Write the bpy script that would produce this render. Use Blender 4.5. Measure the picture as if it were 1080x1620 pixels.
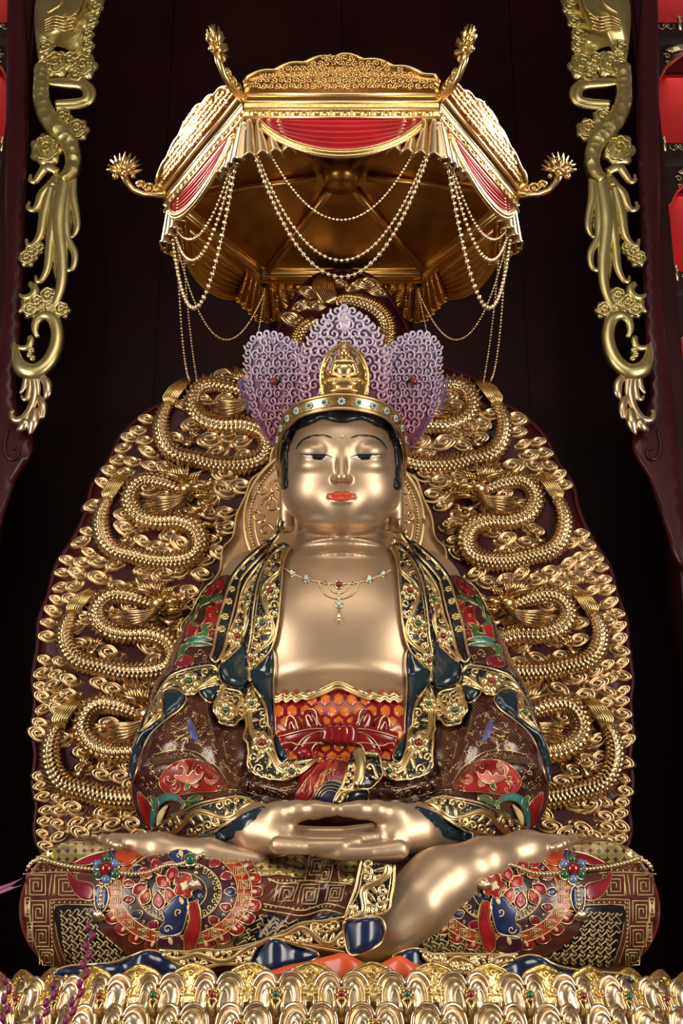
import bpy, bmesh, math, random
import numpy as np
from math import sin, cos, pi, radians, sqrt, atan2
from mathutils import Vector, Matrix, geometry
from mathutils.bvhtree import BVHTree
random.seed(7)
sc = bpy.context.scene
for o in list(bpy.data.objects): bpy.data.objects.remove(o)
COL = sc.collection
# ------------------------------------------------------------------ camera
F = 2250.0; TILT = radians(20.6); ZC = 1.5; CT = cos(TILT); ST = sin(TILT)
cam = bpy.data.cameras.new('camera'); cam.lens = 50; cam.sensor_width = 36; cam.sensor_fit = 'AUTO'
camo = bpy.data.objects.new('camera', cam); COL.objects.link(camo)
camo.location = (0, 0, ZC); camo.rotation_euler = (pi/2 + TILT, 0, 0)
cam.clip_end = 200
sc.camera = camo
# ------------------------------------------------------------------ world, lights, exposure
w = bpy.data.worlds.new('world'); sc.world = w; w.use_nodes = True
w.node_tree.nodes['Background'].inputs[0].default_value = (1.0, 0.80, 0.62, 1)
w.node_tree.nodes['Background'].inputs[1].default_value = 0.13
def area(name, loc, target, size, power, col=(1, .86, .70), size_y=None, spread=180):
    l = bpy.data.lights.new(name, 'AREA'); l.energy = power; l.color = col; l.size = size
    if size_y: l.shape = 'RECTANGLE'; l.size_y = size_y
    l.spread = radians(spread)
    o = bpy.data.objects.new(name, l); COL.objects.link(o); o.location = loc
    o.rotation_euler = (Vector(target) - Vector(loc)).to_track_quat('-Z', 'Y').to_euler()
    return o
def spot(name, loc, target, power, angle, blend=.5, col=(1, .86, .66), r=.06):
    l = bpy.data.lights.new(name, 'SPOT'); l.energy = power; l.color = col; l.spot_size = radians(angle)
    l.spot_blend = blend; l.shadow_soft_size = r
    o = bpy.data.objects.new(name, l); COL.objects.link(o); o.location = loc
    o.rotation_euler = (Vector(target) - Vector(loc)).to_track_quat('-Z', 'Y').to_euler()
    return o
area('hall_light_left', (-5.4, 2.2, 3.6), (-.3, 8, 3.0), 2.2, 370, (1, .93, .84), 4.5)
area('hall_light_right', (5.4, 2.2, 3.6), (.3, 8, 3.0), 2.2, 370, (1, .93, .84), 4.5)
area('ceiling_wash_fill', (0, 2.0, 8.8), (0, 8, 3.0), 5.0, 120, (1, .91, .80), 2.5)  # added soft wash to lift the robes, not a known lamp of the hall
for s_ in (-1, 1):
    spot('canopy_lamp', (s_*2.35, 8.52, 7.95), (s_*.92, 7.42, 6.62), 1300, 32, .6, r=.30)
    spot('canopy_front_lamp', (s_*2.6, 4.6, 8.0), (s_*.5, 7.2, 6.5), 240, 26, .7, r=.15)
vs = sc.view_settings; vs.view_transform = 'Standard'; vs.look = 'None'; vs.exposure = 0.0; vs.gamma = 1.0
vs.use_curve_mapping = False
try: sc.cycles.use_denoising = True
except Exception: pass
sc.cycles.max_bounces = 6
# ------------------------------------------------------------------ pixel geometry helpers (1080x1620 frame)
def ray(px, py):
    v = (810 - py)/F
    return Vector(((px - 540)/F, CT - v*ST, ST + v*CT))
def U(px, py, Y):
    d = ray(px, py); s = Y/d.y
    return Vector((d.x*s, Y, ZC + d.z*s))
def kpx(py, Y): return Y/(CT - (810 - py)/F*ST)/F
def to_px(P):
    P = np.asarray(P); x, y, z = P[..., 0], P[..., 1], P[..., 2] - ZC
    dep = y*CT + z*ST; up = -y*ST + z*CT
    return 540 + F*x/dep, 810 - F*up/dep
CAMP = Vector((0, 0, ZC))
def lerp(a, b, t): return a + (b - a)*t
def spl(pts, step=None, n=None, closed=False):
    """Catmull-Rom resample of 2D/3D/nD points; evenly spaced"""
    P = [np.array(p, float) for p in pts]; N = len(P); out = []
    segs = N if closed else N - 1
    for i in range(segs):
        if closed: a, b, c, d = P[i-1], P[i], P[(i+1) % N], P[(i+2) % N]
        else: a, b, c, d = P[max(i-1, 0)], P[i], P[i+1], P[min(i+2, N-1)]
        for k in range(8):
            t = k/8
            out.append(.5*((2*b) + (-a+c)*t + (2*a-5*b+4*c-d)*t*t + (-a+3*b-3*c+d)*t**3))
    out.append(P[0] if closed else P[-1])
    A = np.array(out); dd = np.sqrt(((A[1:, :3]-A[:-1, :3])**2).sum(1)); s = np.concatenate([[0], np.cumsum(dd)])
    if n is None: n = max(2, int(round(s[-1]/step)) + 1)
    q = np.linspace(0, s[-1], n)
    R = np.stack([np.interp(q, s, A[:, j]) for j in range(A.shape[1])], 1)
    if closed: R = R[:-1]
    return R
def mir(pts, c=538): return [(2*c - p[0],) + tuple(p[1:]) for p in pts]
# ------------------------------------------------------------------ mesh building
class MB:
    def __init__(s): s.v = []; s.f = []; s.uv = None
    def add(s, vs, fs):
        b = len(s.v); s.v += [tuple(p) for p in vs]; s.f += [tuple(b + i for i in f) for f in fs]; return s
    def tube(s, path, rad, n=6, cap=True, flat=1.0, up=None, rot0=0.0):
        path = [Vector(p[:3]) for p in path]; N = len(path)
        if not hasattr(rad, '__len__'): rad = [rad]*N
        T = []
        for i in range(N):
            t = path[min(i+1, N-1)] - path[max(i-1, 0)]; T.append(t.normalized() if t.length > 1e-9 else Vector((0, 0, 1)))
        u = Vector(up) if up else (Vector((0, 1, 0)) if abs(T[0].y) < .9 else Vector((0, 0, 1)))
        vs = []
        for i in range(N):
            u = (u - T[i]*u.dot(T[i]))
            u = u.normalized() if u.length > 1e-6 else T[i].orthogonal().normalized()
            w = T[i].cross(u)
            for k in range(n):
                a = 2*pi*k/n + rot0
                vs.append(path[i] + (u*cos(a)*flat + w*sin(a))*rad[i])
        fs = [(i*n+k, i*n+(k+1) % n, (i+1)*n+(k+1) % n, (i+1)*n+k) for i in range(N-1) for k in range(n)]
        if cap: fs += [tuple(range(n-1, -1, -1)), tuple((N-1)*n + k for k in range(n))]
        return s.add(vs, fs)
    def grid(s, G, close_u=False):
        m = len(G); n = len(G[0]); vs = [p for r in G for p in r]
        fs = [(i*n+j, i*n+j+1, (i+1)*n+j+1, (i+1)*n+j) for i in range(m-1) for j in range(n-1)]
        if close_u: fs += [((m-1)*n+j, (m-1)*n+j+1, j+1, j) for j in range(n-1)]
        return s.add(vs, fs)
    def ball(s, c, r, n=8, m=5, sc3=(1, 1, 1)):
        c = Vector(c); vs = [c + Vector((0, 0, r*sc3[2]))]
        for i in range(1, m):
            a = pi*i/m
            for k in range(n):
                b = 2*pi*k/n
                vs.append(c + Vector((r*sc3[0]*sin(a)*cos(b), r*sc3[1]*sin(a)*sin(b), r*sc3[2]*cos(a))))
        vs.append(c - Vector((0, 0, r*sc3[2])))
        fs = [(0, 1+k, 1+(k+1) % n) for k in range(n)]
        for i in range(m-2):
            fs += [(1+i*n+k, 1+(i+1)*n+k, 1+(i+1)*n+(k+1) % n, 1+i*n+(k+1) % n) for k in range(n)]
        L = len(vs)-1; b = 1+(m-2)*n
        fs += [(b+k, L, b+(k+1) % n) for k in range(n)]
        return s.add(vs, fs)
    def box(s, lo, hi, M=None):
        x0, y0, z0 = lo; x1, y1, z1 = hi
        vs = [Vector(p) for p in ((x0, y0, z0), (x1, y0, z0), (x1, y1, z0), (x0, y1, z0), (x0, y0, z1), (x1, y0, z1), (x1, y1, z1), (x0, y1, z1))]
        if M: vs = [M @ p for p in vs]
        return s.add(vs, [(0, 3, 2, 1), (4, 5, 6, 7), (0, 1, 5, 4), (1, 2, 6, 5), (2, 3, 7, 6), (3, 0, 4, 7)])
    def build(s, name, mat, parent=None, smooth=True, loc=None, **props):
        me = bpy.data.meshes.new(name)
        vs = s.v
        if loc is not None: vs = [(p[0]-loc[0], p[1]-loc[1], p[2]-loc[2]) for p in vs]
        me.from_pydata(vs, [], s.f)
        return mk(name, me, mat, parent, smooth, loc, uv=s.uv, **props)
def mk(name, me, mat, parent=None, smooth=True, loc=None, uv=None, **props):
    if mat is not None and not len(me.materials): me.materials.append(M(mat) if isinstance(mat, str) else mat)
    if smooth: me.shade_smooth()
    if uv is not None:
        l = me.uv_layers.new(name='UVMap'); idx = np.empty(len(me.loops), np.int32); me.loops.foreach_get('vertex_index', idx)
        l.data.foreach_set('uv', np.asarray(uv, np.float32)[idx].ravel())
    o = bpy.data.objects.new(name, me); COL.objects.link(o)
    if parent is not None: o.parent = parent
    if loc is not None:
        o.location = Vector(loc) - (wloc(parent) if parent is not None else Vector((0, 0, 0)))
    elif parent is not None:
        o.location = -wloc(parent)
    for k, v in props.items(): o[k] = v
    return o
def wloc(o):
    p = Vector((0, 0, 0))
    while o is not None: p += o.location; o = o.parent
    return p
def thing(name, label, cat, loc, group=None):
    o = bpy.data.objects.new(name, None); COL.objects.link(o); o.location = loc; o.empty_display_size = .1
    o['label'] = label; o['category'] = cat
    if group: o['group'] = group
    return o
def tag(o, label, cat, group=None):
    o['label'] = label; o['category'] = cat
    if group: o['group'] = group
    return o
def inst(src, name, parent, mat4, **props):
    """copy sharing mesh data, placed by a WORLD matrix (parents are unrotated, unscaled)"""
    o = bpy.data.objects.new(name, src if isinstance(src, bpy.types.Mesh) else src.data); COL.objects.link(o); o.parent = parent
    m = Matrix(mat4)
    if parent is not None: m = Matrix.Translation(-wloc(parent)) @ m
    o.matrix_local = m
    for k, v in props.items(): o[k] = v
    return o
def local_mesh(name, mb, mat, smooth=True):
    me = bpy.data.meshes.new(name); me.from_pydata(mb.v, [], mb.f)
    me.materials.append(M(mat))
    if smooth: me.shade_smooth()
    return me
# ------------------------------------------------------------------ projectors: pixel -> (point, normal)
def on_plane(Y):
    n = Vector((0, -1, 0))
    return lambda x, y: (U(x, y, Y), n)
def on_tplane(P0, N):
    P0 = Vector(P0); N = Vector(N).normalized()
    if N.y > 0: N = -N
    def f(x, y):
        d = ray(x, y); t = (P0 - CAMP).dot(N)/d.dot(N)
        return CAMP + d*t, N
    return f
def on_bvh(trees, Y=7.5):
    def f(x, y):
        d = ray(x, y).normalized(); best = None
        for t in trees:
            h = t.ray_cast(CAMP, d)
            if h[0] is not None and (best is None or h[3] < best[3]): best = h
        if best is None: return U(x, y, Y), Vector((0, -1, 0))
        n = best[1]
        if n.dot(d) > 0: n = -n
        return best[0], n
    return f
def in_poly(x, y, poly):
    c = False; n = len(poly); j = n-1
    for i in range(n):
        xi, yi = poly[i][0], poly[i][1]; xj, yj = poly[j][0], poly[j][1]
        if (yi > y) != (yj > y) and x < (xj-xi)*(y-yi)/(yj-yi)+xi: c = not c
        j = i
    return c
def poly_dist(X, poly, closed=True):
    X = np.asarray(X, float); A = np.asarray(poly, float)[:, :2]
    B = np.roll(A, -1, 0) if closed else A[1:]
    if not closed: A = A[:-1]
    D = np.full(len(X), 1e9)
    for a, b in zip(A, B):
        ab = b-a; t = np.clip(((X-a)@ab)/max(ab@ab, 1e-9), 0, 1)
        D = np.minimum(D, np.sqrt(((X-a-t[:, None]*ab)**2).sum(1)))
    return D
def surf_pts(X, proj, off, faces=None, smooth=0):
    """project px points; off scalar or array (metres) toward the viewer-facing normal"""
    P = []; N = []
    for x in X:
        p, n = proj(x[0], x[1]); P.append(p); N.append(n)
    P = np.array([tuple(p) for p in P]); N = np.array([tuple(n) for n in N])
    if smooth and faces:
        D = P - np.array(CAMP); dep = np.sqrt((D**2).sum(1)); dr = D/dep[:, None]
        E = np.array([(f[i], f[(i+1) % len(f)]) for f in faces for i in range(len(f))])
        cnt = np.bincount(E[:, 0], minlength=len(P)) + np.bincount(E[:, 1], minlength=len(P)); cnt = np.maximum(cnt, 1)
        N2 = N.copy()
        for _ in range(smooth):
            a = np.bincount(E[:, 0], dep[E[:, 1]], len(P)) + np.bincount(E[:, 1], dep[E[:, 0]], len(P))
            dep = .5*dep + .5*a/cnt
            for j in range(3):
                a = np.bincount(E[:, 0], N2[E[:, 1], j], len(P)) + np.bincount(E[:, 1], N2[E[:, 0], j], len(P))
                N2[:, j] = .5*N2[:, j] + .5*a/cnt
        P = np.array(CAMP) + dr*dep[:, None]; N = N2/np.maximum(np.sqrt((N2**2).sum(1)), 1e-6)[:, None]
    off = np.asarray(off, float)
    return P + N*(off[:, None] if off.ndim else off)
def patch(mb, poly, proj, off=.004, puff=0., pw=6., step=6., thick=.01, curve=True, smooth=2, fn=None, holes=()):
    """filled outline (px) laid on a surface, domed by `puff` metres over pw px, with a rim going back `thick`"""
    B = spl(poly, step=step, closed=True) if curve else spl_lin(poly, step)
    B = [tuple(b[:2]) for b in B]
    loops = [B] + [[tuple(q[:2]) for q in spl(h, step=step, closed=True)] for h in holes]
    V = []; E = []
    for L in loops:
        b = len(V); V += L; E += [(b+i, b+(i+1) % len(L)) for i in range(len(L))]
    xs = [p[0] for p in B]; ys = [p[1] for p in B]
    y = min(ys) + step*.5; r = 0; inner = []
    while y < max(ys):
        x = min(xs) + step*(.5 if r % 2 else 0.01)
        while x < max(xs):
            if in_poly(x, y, B) and not any(in_poly(x, y, L) for L in loops[1:]): inner.append((x, y))
            x += step
        y += step*.87; r += 1
    if inner:
        D = np.min([poly_dist(inner, L) for L in loops], 0)
        inner = [p for p, d in zip(inner, D) if d > step*.45]
    nb = len(V); V += inner
    ov, oe, of, _, _, _ = geometry.delaunay_2d_cdt([Vector(p) for p in V], E, [], 1 if not holes else 3, 1e-4)
    ov = [tuple(p) for p in ov]
    if holes:
        keep = []
        for f in of:
            c = np.mean([ov[i] for i in f], 0)
            if in_poly(c[0], c[1], B) and not any(in_poly(c[0], c[1], L) for L in loops[1:]): keep.append(f)
        of = keep
    D = np.min([poly_dist(ov, L) for L in loops], 0)
    h = np.full(len(ov), off) + puff*np.sqrt(np.clip(1-(1-np.clip(D/pw, 0, 1))**2, 0, 1))
    if fn is not None: h = h + np.array([fn(p[0], p[1]) for p in ov])
    of = [tuple(f) for f in of]
    # orient toward viewer: in px space y down -> want counter-clockwise as seen
    ff = []
    for f in of:
        a, b, c = ov[f[0]], ov[f[1]], ov[f[2]]
        cr = (b[0]-a[0])*(c[1]-a[1])-(b[1]-a[1])*(c[0]-a[0])
        ff.append(f if cr < 0 else f[::-1])
    P = surf_pts(ov, proj, h, ff, smooth)
    vs = [tuple(p) for p in P]; fs = list(ff)
    if thick:
        cnt = {}
        for f in ff:
            for i in range(len(f)):
                e = (f[i], f[(i+1) % len(f)]); cnt[e] = cnt.get(e, 0)+1
        Pb = surf_pts(ov, proj, h-thick-puff*.2, ff, smooth) if False else None
        back = {}
        d0 = np.array(CAMP)
        for (a, b) in list(cnt):
            if (b, a) in cnt: continue
            for q in (a, b):
                if q not in back:
                    d = P[q]-d0; d /= np.sqrt((d**2).sum()); back[q] = len(vs); vs.append(tuple(P[q] + d*thick))
            fs.append((b, a, back[a], back[b]))
    if mb.uv is None: mb.uv = []
    b0 = len(mb.v); mb.add(vs, fs)
    uvs = [(p[0]/100, -p[1]/100) for p in ov]; inv = {}
    if thick:
        for q, k in back.items(): inv[k] = q
        for k in range(len(ov), len(vs)): uvs.append(uvs[inv[k]])
    while len(mb.uv) < b0: mb.uv.append((0, 0))
    mb.uv += uvs
    return mb
def spl_lin(poly, step):
    out = []; N = len(poly)
    for i in range(N):
        a = np.array(poly[i][:2], float); b = np.array(poly[(i+1) % N][:2], float); n = max(1, int(np.hypot(*(b-a))/step))
        for k in range(n): out.append(a + (b-a)*k/n)
    return out
def line(mb, pts, proj, r, off=None, step=5, n=5, curve=True, smooth=1, taper=False, flat=1., closed=False):
    """raised line: a tube of radius r (metres) laid over a surface"""
    A = spl(pts, step=step, closed=closed) if curve else np.array([p for p in pts], float)
    if closed: A = np.vstack([A, A[:1]])
    if off is None: off = r*.4
    fc = [(i, i+1) for i in range(len(A)-1)]
    P = surf_pts(A, proj, off, fc, smooth)
    N = len(P); rr = [r]*N
    if A.shape[1] > 2: rr = [r*q for q in A[:, 2]]
    if taper: rr = [q*(.25+.75*min(1, 4*(1-i/(N-1)), 4*i/(N-1)+.3)) for i, q in enumerate(rr)]
    if N > 1: mb.tube([tuple(p) for p in P], rr, n, flat=flat)
    return mb
def spiral(cx, cy, r, turns=1.4, a0=0., hand=1, tail=None, n=18):
    """px spiral from its centre outward"""
    out = []
    for i in range(n):
        t = i/(n-1); a = a0 + hand*2*pi*turns*(t-1); q = r*(.12+.88*t)
        out.append((cx+q*cos(a), cy+q*sin(a)))
    return out
def flower_px(cx, cy, r, k, a0=0., d=.32):
    return [(cx + r*(1-d*(1-abs(cos(k/2*(a-a0)))))*cos(a), cy + r*(1-d*(1-abs(cos(k/2*(a-a0)))))*sin(a)) for a in [2*pi*i/(k*6) for i in range(k*6)]]
def petal_px(cx, cy, a, r0, r1, wd):
    """pointed petal from radius r0 to r1 in direction a"""
    ca, sa = cos(a), sin(a); L = r1-r0
    pr = [(0, .15), (.3, .8), (.6, 1), (.85, .6), (1, 0), (.85, -.6), (.6, -1), (.3, -.8), (0, -.15)]
    return [(cx+(r0+t*L)*ca-s*wd*sa, cy+(r0+t*L)*sa+s*wd*ca) for t, s in pr]
# ------------------------------------------------------------------ materials
_M = {}
def M(n): return _M[n]
class NT:
    def __init__(s, name):
        m = bpy.data.materials.new(name); m.use_nodes = True; s.m = m; s.t = m.node_tree; s.b = s.t.nodes['Principled BSDF']; _M[name] = m
    def n(s, ty, **kw):
        x = s.t.nodes.new(ty)
        for k, v in kw.items():
            if k.startswith('_'): x.inputs[k[1:].replace('_', ' ')].default_value = v
            else: setattr(x, k, v)
        return x
    def l(s, a, b): s.t.links.new(a, b)
    def set(s, **kw):
        for k, v in kw.items():
            i = s.b.inputs[k.replace('_', ' ')]
            if hasattr(v, 'is_output'): s.l(v, i)
            else: i.default_value = v if not (isinstance(v, tuple) and len(v) == 3) else v + (1,)
    def math(s, op, a, b=None, c=None):
        x = s.t.nodes.new('ShaderNodeMath'); x.operation = op
        for i, v in enumerate((a, b, c)):
            if v is None: continue
            if hasattr(v, 'is_output'): s.l(v, x.inputs[i])
            else: x.inputs[i].default_value = v
        return x.outputs[0]
    def ramp(s, fac, stops, interp='LINEAR'):
        r = s.t.nodes.new('ShaderNodeValToRGB'); r.color_ramp.interpolation = interp; e = r.color_ramp.elements
        while len(e) < len(stops): e.new(.5)
        for q, (p, c) in zip(e, stops): q.position = p; q.color = tuple(c)[:3] + (1,)
        s.l(fac, r.inputs[0]); return r.outputs[0]
    def mix(s, fac, a, b):
        x = s.t.nodes.new('ShaderNodeMix'); x.data_type = 'RGBA'
        if hasattr(fac, 'is_output'): s.l(fac, x.inputs[0])
        else: x.inputs[0].default_value = fac
        for i, v in ((6, a), (7, b)):
            if hasattr(v, 'is_output'): s.l(v, x.inputs[i])
            else: x.inputs[i].default_value = tuple(v)[:3] + (1,)
        return x.outputs[2]
    def obj(s, scale=None):
        t = s.n('ShaderNodeNewGeometry').outputs['Position']
        return t
    def noise(s, scale, detail=3, vec=None, rough=.5):
        x = s.n('ShaderNodeTexNoise'); x.inputs['Scale'].default_value = scale; x.inputs['Detail'].default_value = detail
        x.inputs['Roughness'].default_value = rough
        s.l(vec if vec is not None else s.n('ShaderNodeTexCoord').outputs['Object'], x.inputs['Vector']); return x.outputs['Fac']
    def bump(s, h, strength=.3, dist=.01):
        x = s.n('ShaderNodeBump'); x.inputs['Strength'].default_value = strength; x.inputs['Distance'].default_value = dist
        s.l(h, x.inputs['Height']); s.l(x.outputs[0], s.b.inputs['Normal'])
def gold(name, c1, c2, rough, bump=0., bscale=30, metal=1.0, coat=0.):
    m = NT(name); n = m.noise(6, 4); col = m.ramp(n, [(.3, c1), (.7, c2)])
    m.set(Base_Color=col, Metallic=metal, Roughness=rough, Coat_Weight=coat, Coat_Roughness=.1)
    if bump: m.bump(m.noise(bscale, 2), bump, .01)
    return m
def paint(name, c, rough=.28, metal=0., coat=.18, var=.25, vs=14., spec=.45):
    m = NT(name); n = m.noise(vs, 3); c = np.array(c)
    m.set(Base_Color=m.ramp(n, [(.3, tuple(c*(1-var))), (.7, tuple(np.minimum(c*(1+var), 1)))]), Metallic=metal, Roughness=rough, Coat_Weight=coat, Coat_Roughness=.08, Specular_IOR_Level=spec)
    return m
gold('gold_relief', (.54, .345, .165), (.70, .47, .25), .27, .15, 60)
gold('gold_cloud', (.56, .37, .19), (.70, .50, .28), .28)
gold('gold_bright', (.78, .52, .20), (.86, .62, .28), .26, .1, 40)
gold('gold_line', (.80, .58, .27), (.90, .70, .38), .32)
gold('gilt_paint', (.68, .50, .24), (.78, .60, .32), .45, metal=.5)
gold('gold_pale', (.80, .66, .36), (.90, .76, .46), .30)
gold('gold_carving', (.66, .55, .23), (.78, .66, .32), .34, .08, 25)
gold('gold_lotus', (.72, .54, .33), (.84, .66, .44), .28)
gold('gold_lotus_in', (.46, .29, .12), (.60, .39, .18), .33)
gold('gold_lotus_deep', (.74, .50, .16), (.86, .62, .24), .32, .5, 60)
gold('gold_skin', (.55, .385, .250), (.60, .43, .285), .41, .02, 8, metal=.78)
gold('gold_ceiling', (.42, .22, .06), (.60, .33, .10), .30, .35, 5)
gold('gold_plaque', (.62, .42, .12), (.75, .52, .18), .28)
gold('gold_bead', (.80, .62, .36), (.90, .74, .48), .22)
gold('copper_panel', (.36, .20, .10), (.44, .26, .14), .36, .06, 10)
paint('lacquer_wall', (.016, .0022, .0030), .45, coat=0, vs=1.5, spec=.12)
paint('lacquer_post', (.024, .003, .005), .4, coat=0, vs=3, spec=.2)
paint('lacquer_red', (.040, .003, .006), .32, coat=.1, vs=2, spec=.3)
paint('board_maroon', (.045, .003, .006), .4, coat=.05, vs=3, spec=.2)
paint('niche_red', (.55, .012, .012), .5, coat=0, vs=2, spec=.2)
paint('floor_stone', (.10, .07, .055), .3, vs=1)
paint('dark_wood', (.018, .007, .007), .3, vs=3)
paint('hair_black', (.006, .006, .008), .35, coat=.2)
paint('ink_black', (.006, .005, .006), .3)
paint('eye_white', (.75, .68, .60), .25)
paint('lip_red', (.52, .055, .02), .3)
paint('teal_lining', (.010, .024, .034), .2, coat=.4, var=.1, vs=3)
paint('blue_lining', (.008, .017, .060), .25, coat=.35, var=.1, vs=3)
paint('orange_cloth', (.66, .09, .025), .4, vs=4)
paint('drape_red', (.34, .006, .010), .36, coat=.15, vs=4)
paint('sash_red', (.20, .004, .008), .2, coat=.4, vs=5)
paint('paint_red', (.30, .012, .012), .28, vs=9, var=.5)
paint('paint_crimson', (.22, .008, .02), .28, vs=9, var=.4)
paint('paint_pink', (.55, .15, .12), .3, vs=8, var=.4)
paint('paint_green', (.04, .13, .035), .28, vs=9, var=.6)
paint('paint_teal', (.03, .16, .13), .28, vs=9, var=.5)
paint('paint_blue', (.018, .032, .12), .28, vs=9, var=.6)
paint('paint_indigo', (.02, .022, .07), .28, vs=9)
paint('paint_plum', (.06, .012, .025), .28, vs=9)
paint('paint_orange', (.40, .05, .015), .28, vs=9)
paint('paint_brown', (.06, .014, .010), .26, vs=8, var=.5)
paint('paint_olive', (.030, .018, .016), .3, vs=8)
paint('paint_cream', (.75, .58, .30), .35)
paint('jewel_red', (.22, .005, .006), .06, coat=1)
paint('jewel_green', (.005, .10, .045), .06, coat=1)
paint('jewel_blue', (.10, .20, .36), .1, coat=1)
paint('tile_orange', (.62, .14, .02), .25, vs=9)
paint('feather_violet', (.10, .09, .22), .3)
paint('jewel_clear', (.55, .68, .70), .08, coat=1)
paint('magenta_bud', (.16, .002, .05), .45)
paint('pink_plume', (.30, .08, .19), .6)
# crown: painted mauve below to pale lavender above (a painted fade on the leaves themselves)
def crown_mat(name, lo, mid, hi):
    m = NT(name); z = m.n('ShaderNodeSeparateXYZ'); m.l(m.obj(), z.inputs[0])
    f = m.math('MULTIPLY_ADD', z.outputs[2], 1/.75, -4.70/.75)
    f = m.math('ADD', f, m.math('MULTIPLY_ADD', m.noise(5, 2), .3, -.15))
    m.set(Base_Color=m.ramp(f, [(0, lo), (.45, mid), (.95, hi)]), Metallic=.25, Roughness=.3, Coat_Weight=.4)
crown_mat('crown_curl', (.42, .11, .13), (.50, .29, .40), (.64, .59, .71))
crown_mat('crown_plate', (.24, .03, .05), (.26, .10, .18), (.30, .24, .42))
crown_mat('crown_side', (.26, .05, .10), (.24, .10, .24), (.24, .18, .40))
# border ground: black enamel with fine gilt dots
m = NT('border_ground'); v = m.n('ShaderNodeTexVoronoi'); v.inputs['Scale'].default_value = 26; v.inputs['Randomness'].default_value = .7
m.l(m.n('ShaderNodeTexCoord').outputs['UV'], v.inputs['Vector'])
f = m.math('LESS_THAN', v.outputs['Distance'], .30)
m.set(Base_Color=m.mix(f, (.008, .007, .010), (.75, .60, .34)), Metallic=m.math('MULTIPLY', f, .8), Roughness=.3, Coat_Weight=.2)
# robe: maroon lacquer, fine woven gilt scale lines
def weave(name, base, base2, line, sx, amt, rough=.26):
    m = NT(name); uv = m.n('ShaderNodeTexCoord').outputs['UV']; s = m.n('ShaderNodeSeparateXYZ'); m.l(uv, s.inputs[0])
    a = m.math('SINE', m.math('MULTIPLY', m.math('ADD', s.outputs[0], s.outputs[1]), sx)); b = m.math('SINE', m.math('MULTIPLY', m.math('SUBTRACT', s.outputs[0], s.outputs[1]), sx))
    g = m.math('GREATER_THAN', m.math('MAXIMUM', a, b), .93)
    n = m.noise(3.5, 3)
    g = m.math('MULTIPLY', g, m.math('GREATER_THAN', m.noise(5.5, 2), .44))
    g = m.math('MULTIPLY', g, amt)
    m.set(Base_Color=m.mix(g, m.ramp(n, [(.35, base), (.65, base2)]), line), Metallic=m.math('MULTIPLY', g, .7), Roughness=rough, Coat_Weight=.25, Coat_Roughness=.1)
weave('robe_maroon', (.030, .005, .005), (.075, .016, .010), (.42, .22, .08), 110, .4)
weave('lap_red', (.060, .009, .007), (.10, .018, .011), (.45, .22, .08), 120, .3)
# gilt circle lattice (coin pattern)
def coin(name, dark, lite, sx):
    m = NT(name); uv = m.n('ShaderNodeTexCoord').outputs['UV']; s = m.n('ShaderNodeSeparateXYZ'); m.l(uv, s.inputs[0])
    def ring(ox, oy):
        fx = m.math('SUBTRACT', m.math('FRACT', m.math('MULTIPLY_ADD', s.outputs[0], sx, ox)), .5); fy = m.math('SUBTRACT', m.math('FRACT', m.math('MULTIPLY_ADD', s.outputs[1], sx, oy)), .5)
        d = m.math('SQRT', m.math('ADD', m.math('MULTIPLY', fx, fx), m.math('MULTIPLY', fy, fy)))
        return d
    a = m.math('LESS_THAN', ring(0, 0), .5); b = m.math('LESS_THAN', ring(.5, 0), .5)
    c = m.math('LESS_THAN', ring(0, .5), .5)
    g = m.math('MAXIMUM', m.math('MULTIPLY', a, b), m.math('MULTIPLY', a, c))
    m.set(Base_Color=m.mix(g, dark, lite), Metallic=m.math('MULTIPLY', g, .8), Roughness=.3, Coat_Weight=.3)
coin('coin_gilt', (.035, .020, .010), (.72, .58, .22), 7.5)
# scale skin of the carved phoenix body
m = NT('gold_scale'); v = m.n('ShaderNodeTexVoronoi'); v.inputs['Scale'].default_value = 14
m.l(m.n('ShaderNodeTexCoord').outputs['Object'], v.inputs['Vector'])
m.set(Base_Color=m.ramp(m.noise(5, 3), [(.3, (.62, .52, .20)), (.7, (.76, .64, .30))]), Metallic=1., Roughness=.34); m.bump(v.outputs['Distance'], .7, .02)
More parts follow.
